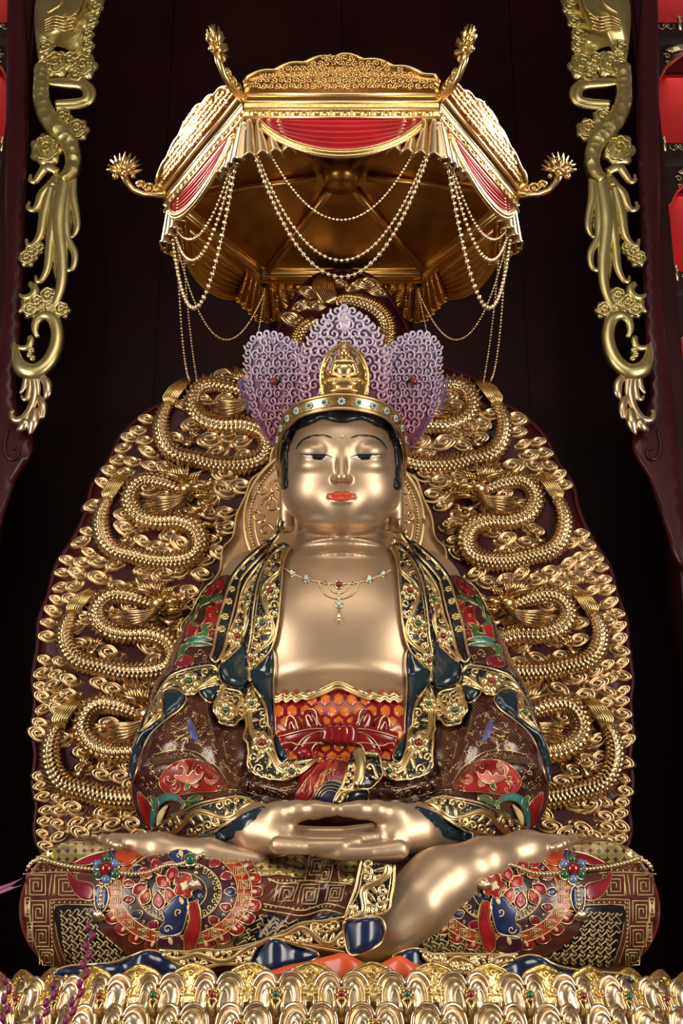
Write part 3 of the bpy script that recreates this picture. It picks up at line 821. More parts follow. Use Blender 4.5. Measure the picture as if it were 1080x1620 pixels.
# gold plaque with a small seated figure
pr = on_tplane(*plane_at(543, 640, 92, 0, .05)); pl = MB()
plaque = [(544, 538), (556, 549), (572, 562), (581, 584), (582, 605), (576, 628), (512, 628), (507, 605), (508, 584), (516, 562), (532, 549)]
patch(pl, plaque, pr, 0, -.01, 10, 4, .03); po = pl.build('plaque', 'gold_plaque', crown)
rm = MB(); line(rm, plaque[:6], pr, .008, .004); line(rm, plaque[6:]+plaque[:1], pr, .008, .004); rm.build('plaque_rim', 'gold_bright', po)
P0, N0 = pr(544, 625)
f = Field((P0.x-.17, P0.y-.16, P0.z-.05), (P0.x+.17, P0.y+.12, P0.z+.42), .0042)
def q_(x, y, d): p, n = pr(544+x, 625-y); return p + n*(d*HK)
def fe(x, y, d, rx, rd, rz, k=.008): f.el(q_(x, y, d), (rx*HK, rd*HK, rz*HK), k)
def fr(a, b, ra, rb, k=.008): f.rc(q_(*a), q_(*b), ra*HK, rb*HK, k)
fe(0, 66, 6, 7.4, 7, 8.6, .004); fe(0, 76, 5, 4, 4, 3.4, .003)
fr((0, 56, 5), (0, 60, 5), 4, 4)
fe(0, 42, 5, 12, 6, 13, .004); fr((-11, 51, 5), (11, 51, 5), 5, 5, .004)
for s_ in (-1, 1):
    fr((s_*15, 50, 5), (s_*20.5, 35, 6), 4.8, 4.4, .003); fr((s_*20.5, 35, 6), (s_*4, 28, 12), 4.2, 2.6, .003)
    fr((s_*23, 22, 7), (s_*3, 21, 13), 5.5, 4.2, .003); fe(s_*6.6, 65, 4, 1.6, 2, 4.5, .003)
fe(0, 28, 12, 5, 3.5, 2.5)
fe(0, 15, 7, 22, 9, 4, .003); fe(0, 10, 7, 16, 8, 5, .003); fe(0, 4, 7, 24, 10, 4.5, .003)
v_, q4 = f.mesh(); fig = mk('plaque_figure', np_mesh('plaque_figure', v_, q4), 'gold_bright', po)
# ------------------------------------------------------------------ robe trimmings
def swoosh(path, wd, n=14, prof=None):
    A = spl(path, n=n); L = []; Rr = []
    for i in range(n):
        t = A[min(i+1, n-1)]-A[max(i-1, 0)]; l = math.hypot(t[0], t[1]) or 1; nx, ny = -t[1]/l, t[0]/l
        u = i/(n-1); w_ = wd*(prof(u) if prof else max(.06, sin(pi*min(1, .12+.88*u))**.7))
        L.append((A[i][0]+nx*w_, A[i][1]+ny*w_)); Rr.append((A[i][0]-nx*w_, A[i][1]-ny*w_))
    return L + Rr[::-1]
def motif(name, poly, mat, proj, parent, off=.005, puff=.006, pw=6, step=4., outline=.0028, curve=True, lm='gold_line', holes=()):
    mb = MB(); patch(mb, poly, proj, off, puff*.3, pw, step, .008, curve=curve, smooth=2, holes=holes)
    o = mb.build(name, mat, parent)
    if outline:
        ln = MB(); line(ln, poly, proj, outline*1.1, off+.0015, step, 4, curve=curve, smooth=2, closed=curve)
        ln.build('gilt_outline', lm, o)
    return o
def jewel(px, py, r, mat, proj, parent, off=.01, name='jewel'):
    p, n = proj(px, py); rr = r*kpx(py, p.y)
    return MB().ball(p+n*off, rr, 10, 6).build(name, mat, parent)
def scrolls(mb, spots, proj, off, rad):
    for (x, y, r, a, h) in spots: line(mb, spiral(x, y, r, 1.3, a, h), proj, rad, off, 2.5, 5, smooth=1)
def flower(x, y, r, proj, parent, jm, k=6, off=.006, mat='gold_pale', rot=0.):
    fm = MB()
    for i in range(k): patch(fm, petal_px(x, y, rot+2*pi*i/k, r*.18, r, r*.36), proj, off, r*.0008, r*.3, max(2.2, r*.22), .006, smooth=1)
    fo = fm.build('flower', mat, parent)
    cn = MB(); line(cn, [(x+r*.34*cos(2*pi*i/8), y+r*.34*sin(2*pi*i/8)) for i in range(8)], proj, .0035, off+.008, 2.5, 5, closed=True, smooth=0); cn.build('setting', 'gold_line', fo)
    if jm: jewel(x, y, r*.29, jm, proj, fo, off+.010)
    return fo
def band(name, L, R, proj, flowers=(), off=.02, vine=True, phase=0., parent=None, thick=.03, ground='border_ground', smooth=4, rim=.0072, vr=.0115, waves=None, puff=0., curls=True):
    parent = parent or statue
    Ls = spl(L, n=60); Rs = spl(R, n=60)
    poly = [tuple(p) for p in Ls] + [tuple(p) for p in Rs[::-1]]
    mb = MB(); patch(mb, poly, proj, off, puff, 12, 5, thick, curve=False, smooth=smooth)
    o = mb.build(name, ground, parent)
    tr = BVHTree.FromPolygons(mb.v, mb.f); pb0 = on_bvh([tr])
    def pb(x, y):
        d = ray(x, y).normalized(); h = tr.ray_cast(CAMP, d)
        if h[0] is None:
            p, n = proj(x, y); return p+n*off, n
        n = h[1]; return h[0], (n if n.dot(d) < 0 else -n)
    e = MB()
    for A, B in ((Ls, Rs), (Rs, Ls)):
        line(e, [tuple(a) for a in A], pb, rim, .002, 5, 6, smooth=2)
        line(e, [tuple(a+(b-a)*.10) for a, b in zip(A, B)], pb, rim*.45, .002, 5, 4, smooth=2)
    e.build('gilt_edge', 'gold_line', o)
    mid = (Ls+Rs)/2; Wd = np.sqrt(((Ls-Rs)**2).sum(1)); s = np.concatenate([[0], np.cumsum(np.sqrt(((mid[1:]-mid[:-1])**2).sum(1)))])
    tot = s[-1]; wv = waves or max(1, tot/70)
    at = lambda t, u: tuple(np.array([np.interp(t*tot, s, (Ls+(Rs-Ls)*u)[:, j]) for j in range(2)]))
    if vine:
        v = MB(); pts = [at(t, .5+.30*sin(2*pi*wv*t/2*2*.5+phase)) for t in np.linspace(.01, .99, int(tot/5)+4)]
        line(v, pts, pb, vr, .002, 4, 6, smooth=1, flat=.7)
        line(v, [at(t, .5+.30*sin(pi*wv*t+phase)+.10) for t in np.linspace(.02, .98, int(tot/5)+4)], pb, vr*.5, .002, 4, 5, smooth=1)
        if curls:
            k = 0; F0 = [at(q[0], q[1])+(q[2],) for q in flowers]
            for t in np.arange(.12/wv, .99, .25/wv):
                sd = sin(pi*wv*t+phase); w_ = np.interp(t*tot, s, Wd)
                for u in (.5-.26*np.sign(sd), .5+.30*sd+.2*np.sign(-sd) if abs(sd) < .5 else None):
                    if u is None: continue
                    c = at(t, u); r_ = min(8.5, w_*.17)
                    if r_ > 2 and not any(math.hypot(c[0]-q[0], c[1]-q[1]) < q[2]+r_*.6 for q in F0):
                        scrolls(v, [(c[0], c[1], r_, 1.+k*1.3, 1 if k % 2 else -1)], pb, .003, vr*.6)
                c = at(t, .5+.30*sd); c2 = at(min(1, t+9/tot), .5-.12*np.sign(sd)); patch(v, swoosh([c, ((c[0]+c2[0])/2+2, (c[1]+c2[1])/2), c2], 3.6, 7), pb, .003, .004, 3, 2.5, .004, smooth=0)
                k += 1
        v.build('vine', 'gold_line', o)
    for (t, u, r, jm) in [(q[0], q[1], q[2], q[3]) for q in flowers]:
        c = at(t, u); flower(c[0], c[1], r*1.22, pb, o, jm, rot=t*9)
    return o, pb
JR, JG = 'jewel_red', 'jewel_green'
PRB = on_bvh([T_robe, T_head], 7.7)
def half(m, left):
    z = lambda L: m([(200+x/3, 840+y/3) for x, y in L])
    g1, g2 = (JR, JG) if left else (JG, JR)
    # shoulder panel, red ground with green leaf cloisonne
    sh = motif('shoulder_panel', z([(480, 212), (420, 235), (370, 275), (325, 350), (290, 440), (255, 550), (222, 662), (300, 655), (395, 628), (420, 540), (445, 430), (480, 320), (515, 230)]), 'paint_brown', PRB, statue, .010, .004, 8, 6)
    ps = on_bvh([BVHTree.FromPolygons([tuple(sh.matrix_world @ v.co + wloc(sh)) if False else tuple(v.co) for v in sh.data.vertices], [tuple(p.vertices) for p in sh.data.polygons])], 7.9)
    for mat, L in (('paint_red', [(470, 225), (400, 260), (360, 300), (400, 310), (450, 290)]), ('paint_red', [(385, 365), (425, 370), (430, 430), (395, 470), (350, 460), (375, 420)]), ('paint_red', [(300, 440), (345, 450), (320, 500), (285, 520)]), ('paint_crimson', [(235, 640), (265, 590), (320, 610), (300, 645)]), ('paint_red', [(450, 330), (470, 380), (440, 400), (425, 350)]), ('paint_crimson', [(390, 480), (420, 470), (425, 510), (395, 520)])):
        motif('red_petal', z(L), mat, ps, sh, .003, .005, 5, 3.5, .0024)
    for mat, path, wd in (('paint_green', [(440, 310), (390, 330), (345, 355), (330, 410)], 5), ('paint_green', [(410, 330), (440, 330), (455, 305)], 4), ('paint_green', [(340, 390), (310, 430), (350, 455)], 4), ('paint_green', [(330, 500), (380, 490), (370, 460), (410, 440)], 4.5), ('paint_green', [(255, 620), (270, 560), (320, 540)], 5), ('paint_teal', [(280, 525), (340, 515), (415, 520)], 4), ('paint_teal', [(285, 545), (350, 540), (412, 545)], 3.5), ('paint_green', [(360, 345), (350, 320), (380, 300)], 3.5)):
        motif('green_leaf', swoosh(z(path), wd), mat, ps, sh, .005, .006, 4, 3, .0022)
    gw = MB()
    for (x, y, r, a, h) in ((350, 580, 18, 0, 1), (375, 600, 14, 2, -1), (330, 590, 12, 3, 1), (400, 400, 10, 1, -1)):
        c = z([(x, y)])[0]; line(gw, spiral(c[0], c[1], r/3, 1.2, a, h), ps, .0028, .003, 2, 4)
    gw.build('gilt_scroll', 'gold_line', sh, kind='stuff')
    # linings
    def lining(L, fn=None, off=.008, mat='teal_lining', pf=.02, name='lining'):
        mb = MB(); patch(mb, z(L), PRB, off, pf, 12, 5, .03, smooth=16); o = mb.build(name, mat, statue)
        ln = MB(); line(ln, z(L), PRB, .005, off, 5, 5, closed=True, smooth=4); ln.build('gilt_edge', 'gold_line', o); return o
    lining([(590, 680), (640, 635), (700, 562), (712, 640), (706, 760), (716, 900), (722, 1000), (765, 1085), (730, 1103), (704, 1050), (690, 960), (680, 860), (650, 800), (602, 742)], off=.02)
    lining([(440, 640), (500, 590), (556, 525), (572, 600), (568, 680), (556, 742), (520, 752), (470, 740), (440, 712)], off=.012)
    lining([(185, 780), (240, 765), (290, 800), (262, 850), (210, 890), (140, 950), (98, 1010), (68, 1100), (42, 1195), (24, 1170), (30, 1080), (66, 975), (130, 930), (178, 880)], off=.012)
    lining([(345, 768), (395, 742), (433, 740), (432, 790), (405, 822), (375, 812)], off=.010)
    # borders
    band('strap_border', z([(735, -60), (720, 0), (640, 80), (560, 150), (500, 230), (460, 340), (430, 450), (412, 555), (396, 610), (420, 642)]), z([(742, -50), (728, 20), (660, 120), (592, 190), (545, 260), (510, 380), (480, 490), (460, 570), (440, 615), (422, 642)]), PRB, [], off=.024, vine=False, ground='ink_black')
    st = [(.30, 8), (.38, 9), (.46, 10), (.54, 11), (.63, 12), (.72, 13), (.81, 13)]
    A = spl(z([(731, -20), (650, 100), (575, 170), (522, 245), (485, 360), (455, 470), (436, 562), (420, 625)]), n=50)
    for t, r in st: c = A[int(t*49)]; flower(c[0], c[1], r/2.0, lambda x, y: (lambda pn: (pn[0]+pn[1]*.026, pn[1]))(PRB(x, y)), statue, None, 7, .004, 'gold_pale')
    band('lapel_border', z([(700, 105), (620, 170), (552, 275), (522, 400), (485, 490), (466, 560), (440, 625)]), z([(690, 130), (655, 175), (622, 260), (602, 400), (562, 520), (500, 590), (448, 640)]), PRB, [(.42, .5, 11, JG), (.74, .5, 14, JR)], off=.020, phase=1.2, waves=3)
    band('lapel_border', z([(752, 70), (700, 105), (660, 160), (625, 250), (602, 380), (592, 500), (574, 600), (572, 680), (588, 735)]), z([(792, 92), (768, 130), (752, 190), (742, 300), (726, 450), (700, 560), (640, 632), (596, 678), (595, 735)]), PRB, [(.33, .55, 13, JR), (.56, .42, 14, JG), (.82, .35, 12, JR)], off=.030, phase=.3, waves=4)
    band('lapel_border', z([(586, 742), (564, 820), (556, 950), (562, 1060), (584, 1130), (640, 1178), (730, 1200), (820, 1172), (930, 1095)]), z([(602, 742), (650, 802), (680, 862), (690, 960), (704, 1050), (735, 1104), (790, 1103), (850, 1092), (940, 1078)]), PRB, [(.12, .4, 12, JG), (.42, .62, 17, JR), (.76, .5, 14, JG)], off=.030, phase=2.6, waves=3)
    band('cape_border', z([(72, 972), (100, 880), (140, 790), (200, 700), (262, 665), (340, 646), (410, 640), (436, 668)]), z([(80, 966), (130, 932), (178, 880), (186, 780), (240, 768), (298, 797), (352, 768), (434, 742)]), PRB, [(.24, .5, 10, g1), (.72, .45, 15, g2)], off=.024, phase=.5, waves=3)
    band('pocket_border', z([(436, 742), (442, 798), (396, 832), (392, 870), (430, 922), (488, 944), (530, 922), (551, 870), (552, 790)]), z([(440, 740), (470, 748), (480, 752), (490, 752), (500, 754), (512, 756), (522, 758), (536, 766), (550, 782)]), PRB, [(.52, .42, 14, JG)], off=.030, vine=True, waves=2, phase=1.5)
    # sleeve painting: lotus on a red cloud, leaves
    oval = z([(160, 1180), (210, 1115), (300, 1090), (390, 1110), (450, 1180), (475, 1225), (420, 1240), (330, 1245), (240, 1255), (180, 1235)])
    so = motif('painted_cloud', oval, 'paint_red', PRB, statue, .006, .004, 8, 5)
    for i, (x, y) in enumerate(((210, 1180), (260, 1130), (350, 1130), (410, 1180), (230, 1225), (340, 1205))):
        c = z([(x, y)])[0]; motif('cloud_swirl', swoosh(spiral(c[0], c[1], 11, .8, i*1.1, 1 if i % 2 else -1, n=9), 3.2), 'paint_pink' if i % 2 else 'paint_crimson', PRB, so, .011, .005, 4, 3, .002)
    lo_ = motif('lotus_bloom', z([(235, 1160), (265, 1165), (285, 1150), (300, 1168), (322, 1143), (345, 1165), (370, 1150), (352, 1190), (320, 1205), (280, 1200), (250, 1185)]), 'paint_pink', PRB, statue, .014, .008, 6, 3, .0028, lm='gold_pale')
    for mat, path, wd in (('paint_green', [(285, 1235), (300, 1205), (290, 1190)], 4), ('paint_teal', [(130, 1400), (150, 1300), (200, 1265), (255, 1275), (290, 1310)], 6), ('paint_green', [(270, 1290), (320, 1300), (370, 1265)], 5), ('paint_green', [(300, 1285), (340, 1270), (372, 1280)], 3.5), ('paint_green', [(185, 1375), (225, 1385), (250, 1360)], 6), ('paint_teal', [(220, 1350), (270, 1340), (275, 1300)], 4), ('paint_green', [(130, 1260), (150, 1290), (140, 1330)], 5), ('paint_cream', [(160, 1390), (175, 1340), (205, 1300)], 5)):
        motif('painted_leaf', swoosh(z(path), wd), mat, PRB, statue, .012, .007, 5, 3, .0026)
    motif('painted_flame', z([(62, 1235), (90, 1260), (120, 1290), (132, 1330), (120, 1390), (98, 1400), (75, 1330), (60, 1280)]), 'paint_red', PRB, statue, .006, .004, 6, 4)
    vv = MB()
    for (x, y, r, a, h) in ((250, 930, 22, 0, 1), (290, 900, 18, 2, -1), (235, 970, 20, 1, 1), (280, 1000, 18, 3, -1), (320, 880, 14, 1, 1), (225, 920, 14, 4, 1), (345, 960, 16, 2, 1), (120, 1150, 16, 1, 1), (115, 1110, 14, 0, -1), (440, 1210, 16, 1, 1), (520, 1150, 14, 2, -1), (640, 1230, 20, 0, 1), (690, 1245, 18, 3, -1), (600, 1245, 16, 2, 1), (745, 1255, 20, 1, 1)):
        c = z([(x, y)])[0]; line(vv, spiral(c[0], c[1], r/3, 1.2, a, h), PRB, .0026, .003, 2.2, 4)
    for path in ([(220, 1010), (250, 980), (290, 960), (340, 900)], [(300, 930), (320, 980), (350, 1000)], [(210, 960), (250, 950), (300, 930)], [(480, 1230), (560, 1235), (640, 1260)], [(140, 1060), (230, 1040), (330, 1050), (430, 1120), (480, 1200)], [(490, 1150), (470, 1060), (450, 960)]):
        line(vv, z(path), PRB, .0026, .003, 3, 4)
    vv.build('gilt_scroll', 'gold_line', statue, kind='stuff')
    rz = random.Random(31); fs_ = MB(); area_ = [[(262, 1140), (300, 1118), (345, 1150), (380, 1165), (384, 1225), (400, 1255), (365, 1228), (318, 1200), (240, 1198)], [(392, 1225), (420, 1242), (470, 1240), (500, 1225), (490, 1260), (420, 1262)], [(215, 1235), (240, 1205), (262, 1205), (250, 1240), (236, 1262)]]
    got = []
    for _ in range(900):
        x, y = rz.uniform(215, 500), rz.uniform(1115, 1265)
        if any(in_poly(x, y, q) for q in area_) and all((x-a)**2+(y-b)**2 > 90 for a, b in got):
            got.append((x, y)); c = m([(x, y)])[0]; line(fs_, spiral(c[0], c[1], rz.uniform(3.4, 5.2), 1.1, rz.uniform(0, 6), rz.choice((-1, 1)), n=10), PRB, .0026, .002, 2, 4, smooth=0)
            b_ = m([(x+rz.uniform(4, 9), y+rz.uniform(-8, 8))])[0]; line(fs_, [c, ((c[0]+b_[0])/2, (c[1]+b_[1])/2-2), b_], PRB, .0024, .002, 2, 4, smooth=0)
    fs_.build('gilt_scroll', 'gold_relief', statue, kind='stuff')
    bl = MB(); patch(bl, swoosh(z([(335, 1000), (310, 950), (300, 890)]), 6), PRB, .006, .004, 4, 3, .006); bl.build('painted_feather', 'feather_violet', statue)
    # cuff
    mb = MB(); patch(mb, z([(340, 1452), (470, 1402), (560, 1342), (655, 1308), (640, 1350), (560, 1430), (450, 1470)]), on_bvh([T_robe, T_hand], 7.1), .004, 0, 5, 5, .01, smooth=5); mb.build('cuff_lining', 'teal_lining', statue)
    band('cuff_border', z([(108, 1425), (250, 1342), (330, 1300), (400, 1280), (480, 1266), (545, 1264), (610, 1290)]), z([(118, 1440), (240, 1452), (340, 1450), (470, 1400), (560, 1340), (610, 1318), (650, 1306)]), PRB, [], off=.022, waves=3.2, phase=.4, rim=.007, vr=.012)
half(lambda p: [tuple(q) for q in p], True)
half(lambda p: mir(p), False)
# ------------------------------------------------------------------ apron with honeycomb tiles and knotted sash
zz = lambda L: [(420+x/4.5, 1060+y/4.5) for x, y in L]
PB = on_bvh([T_head, T_robe], 7.5)
ap = MB(); aprL = zz([(75, 175), (200, 200), (300, 195), (400, 170), (520, 130), (640, 165), (740, 195), (850, 200), (965, 175), (985, 420), (975, 560), (880, 680), (800, 760), (620, 945), (200, 945), (240, 800), (180, 640), (90, 580), (60, 420)])
patch(ap, aprL, PB, .012, .01, 8, 6, .02, curve=False, smooth=4); apron = ap.build('apron', 'sash_red', statue); apron['label'] = 'red apron set with orange honeycomb tiles'
T_ap = BVHTree.FromPolygons(ap.v, ap.f); PA = on_bvh([T_ap, T_head, T_robe], 7.4)
R_ = 10.6
for row in range(9):
    for colm in range(-5, 6):
        x = 535.5 + (colm + (.5 if row % 2 else 0))*R_*1.98 - (0 if row % 2 else 0) ; y = 1107 + row*R_*1.72
        if y > 1206 or not in_poly(x, y, [(438, 1114), (500, 1102), (535, 1092), (572, 1102), (634, 1114), (637, 1160), (628, 1195), (560, 1212), (470, 1205), (440, 1180)]): continue
        hx = [(x+R_*.80*sin(pi/3*k), y+R_*.92*cos(pi/3*k)) for k in range(6)]
        mb = MB(); patch(mb, hx, PA, .004, .006, 4, 4, .008, curve=False, smooth=0); mb.build('honeycomb_tile', 'tile_orange', apron, smooth=False)
wst = MB()
for dy, r in ((0, .011), (-4, .009), (4, .008)):
    line(wst, [(x, y+dy) for x, y in zz([(72, 215), (100, 225), (135, 200), (160, 225), (195, 195), (225, 222), (270, 195), (310, 205), (400, 170), (520, 125), (640, 170), (720, 205), (760, 195), (800, 222), (835, 198), (870, 225), (900, 200), (935, 225), (965, 190)])], PA, r, .018, 4, 7, smooth=2)
wst.build('waistband', 'gold_line', statue)
for x in (135, 215, 305, 735, 825, 910):
    mb = MB(); patch(mb, zz([(x-32, 190), (x-15, 150), (x, 138), (x+18, 150), (x+30, 185), (x, 200)]), PA, .006, .01, 5, 4, .01); mb.build('ruffle', 'paint_orange', statue)
sash = MB()
def strap(L, r, flat=.6): line(sash, zz(L), PA, r, .012, 4, 8, smooth=3, flat=flat)
for q in (lambda L: L, lambda L: [(1030-x, y) for x, y in L]):
    strap(q([(440, 450), (340, 450), (200, 480), (100, 510)]), .045); strap(q([(430, 480), (330, 500), (200, 530), (110, 545)]), .03)
    strap(q([(430, 470), (350, 480), (290, 540), (255, 630)]), .055); strap(q([(420, 500), (360, 520), (320, 640)]), .03)
    strap(q([(400, 430), (370, 360), (330, 310), (300, 340), (330, 420)]), .028); strap(q([(240, 440), (215, 370), (180, 390), (190, 440)]), .026)
so_ = sash.build('sash', 'sash_red', statue)
kn = MB()
for i, x in enumerate((445, 490, 535, 580)):
    line(kn, zz([(x-5, 415), (x+12, 440), (x+12, 480), (x-2, 515)]), PA, .052, .03, 4, 9, smooth=1, flat=.7)
kn.build('knot', 'sash_red', so_)
se = MB()
for q in (lambda L: L, lambda L: [(1030-x, y) for x, y in L]):
    for L in ([(425, 430), (330, 432), (200, 460), (105, 495)], [(420, 525), (330, 520), (200, 548), (110, 560)], [(415, 440), (320, 470), (260, 520), (205, 620)], [(410, 515), (365, 530), (340, 570), (325, 630)], [(405, 415), (375, 375), (372, 330), (345, 300), (315, 310)], [(335, 425), (300, 350), (325, 345), (345, 390)], [(250, 440), (222, 360), (180, 350), (165, 430)], [(225, 440), (205, 385), (190, 395)]):
        line(se, q(zz(L)) if False else zz(q(L)), PA, .0035, .045, 4, 5, smooth=3)
for i, x in enumerate((440, 488, 534, 580)): line(se, zz([(x-12, 420), (x-2, 445), (x-4, 480)]), PA, .003, .062, 4, 5)
se.build('gilt_piping', 'gold_pale', so_)
# skirt front below the apron: flame painting, medallion
fl = motif('flame_panel', zz([(430, 650), (560, 660), (600, 700), (560, 800), (540, 935), (230, 935), (260, 830), (320, 760)]), 'paint_red', PA, statue, .010, .004, 8, 5)
for i, (x, y) in enumerate(((330, 880), (400, 800), (300, 830), (450, 720), (520, 720), (380, 860), (440, 780), (500, 690))):
    c = zz([(x, y)])[0]; motif('flame_tongue', swoosh([(c[0]-8, c[1]+9), (c[0], c[1]), (c[0]+2, c[1]-10), (c[0]+7, c[1]-14)], 4), 'paint_orange' if i % 2 else 'paint_crimson', PA, fl, .012, .005, 4, 3, .002)
md = motif('dark_medallion', zz([(360, 935), (375, 870), (420, 820), (480, 795), (540, 810), (560, 850), (545, 935)]), 'paint_indigo', PA, statue, .016, .006, 5, 4)
ml = MB()
for r in (14, 19, 24, 29): c = zz([(470, 920)])[0]; line(ml, [(c[0]+r*cos(a), c[1]-r*.9*sin(a)) for a in np.linspace(.3, pi-.1, 12)], PA, .0025, .023, 3, 4)
ml.build('gilt_scroll', 'gold_line', md)
# centre fold of the robe hem
band('robe_fold', zz([(600, 665), (572, 740), (548, 810), (500, 900), (480, 945)]), zz([(640, 650), (665, 740), (640, 850), (570, 880), (540, 945)]), PA, [], off=.06, vine=True, waves=1.4)
motif('fold_flap', zz([(625, 650), (700, 668), (800, 670), (795, 740), (740, 810), (670, 855), (600, 860), (640, 770)]), 'border_ground', PA, statue, .065, .02, 10, 4, .006)
fv = MB(); line(fv, zz([(635, 670), (650, 740), (640, 820), (615, 850)]), PA, .028, .088, 4, 7, flat=.5); scrolls(fv, [(zz([(715, 770)])[0] + (8, 2., 1))], PA, .088, .010); line(fv, zz([(690, 690), (750, 695), (790, 685)]), PA, .014, .088, 4, 6)
fv.build('vine', 'gold_line', statue)
motif('fold_lining', zz([(580, 885), (650, 862), (715, 850), (725, 900), (710, 945), (575, 945)]), 'teal_lining', PA, statue, .035, .01, 8, 5, .006)
# ------------------------------------------------------------------ skirt painting
def ringband(mb, cx, cy, r0, r1, a0, a1, proj, off, n=60, k=3, ov=.72):
    """elliptical ring strip (px), ov = vertical squash"""
    V = []; Fc = []
    for i in range(n+1):
        a = a0+(a1-a0)*i/n
        for j in range(k+1):
            r = r0+(r1-r0)*j/k; V.append((cx+r*cos(a), cy+r*ov*sin(a)))
    Fc = [(i*(k+1)+j, (i+1)*(k+1)+j, (i+1)*(k+1)+j+1, i*(k+1)+j+1) for i in range(n) for j in range(k)]
    P = surf_pts(V, proj, off, Fc, 1); b = len(mb.v); mb.add([tuple(p) for p in P], Fc)
    if mb.uv is None: mb.uv = []
    mb.uv += [(v[0]/100, -v[1]/100) for v in V]
    return mb
def fret(mb, cx, cy, w_, h_, proj, off, r=.0032, sk=0.):
    pts = []; x0, x1, y0, y1 = -1., 1., -1., 1.; st = .30
    P = [(-1, 1), (-1, -1), (1, -1), (1, 1), (-.62, 1), (-.62, -.62), (.62, -.62), (.62, .62), (-.26, .62), (-.26, -.26), (.26, -.26), (.26, .24)]
    L = []
    for a, b in zip(P[:-1], P[1:]):
        for t in (0, .25, .5, .75): L.append((cx+(a[0]+(b[0]-a[0])*t)*w_/2 + sk*(a[1]+(b[1]-a[1])*t)*h_/2, cy+(a[1]+(b[1]-a[1])*t)*h_/2))
    L.append((cx+P[-1][0]*w_/2, cy+P[-1][1]*h_/2))
    line(mb, L, proj, r, off, curve=False, n=4, smooth=0)
def lattice(mb, poly, proj, off, s, ang, r=.003):
    """interlocked key lattice clipped to a polygon"""
    ca, sa = cos(ang), sin(ang); xs = [p[0] for p in poly]; ys = [p[1] for p in poly]; cx, cy = np.mean(xs), np.mean(ys)
    rot = lambda u, v: (cx+u*ca-v*sa, cy+u*sa+v*ca)
    n = int(max(max(xs)-min(xs), max(ys)-min(ys))/s)+2
    for i in range(-n, n+1):
        for j in range(-n, n+1):
            if (i+j) % 2: segs = [[(i-.45, j), (i+1.2, j), (i+1.2, j+.45)], [(i-.45, j), (i-.45, j-.5)]]
            else: segs = [[(i, j-.45), (i, j+1.2), (i-.45, j+1.2)], [(i, j-.45), (i+.5, j-.45)]]
            for sg in segs:
                L = [rot(u*s, v*s) for u, v in sg]
                if all(in_poly(p[0], p[1], poly) for p in L):
                    Q = []
                    for a, b in zip(L[:-1], L[1:]): Q += [a, ((a[0]+b[0])/2, (a[1]+b[1])/2)]
                    Q.append(L[-1]); line(mb, Q, proj, r, off, curve=False, n=4, smooth=0)
def dots(mb, pts, proj, r, off):
    for x, y in pts:
        p, n = proj(x, y); mb.ball(p+n*off, r, 6, 4)
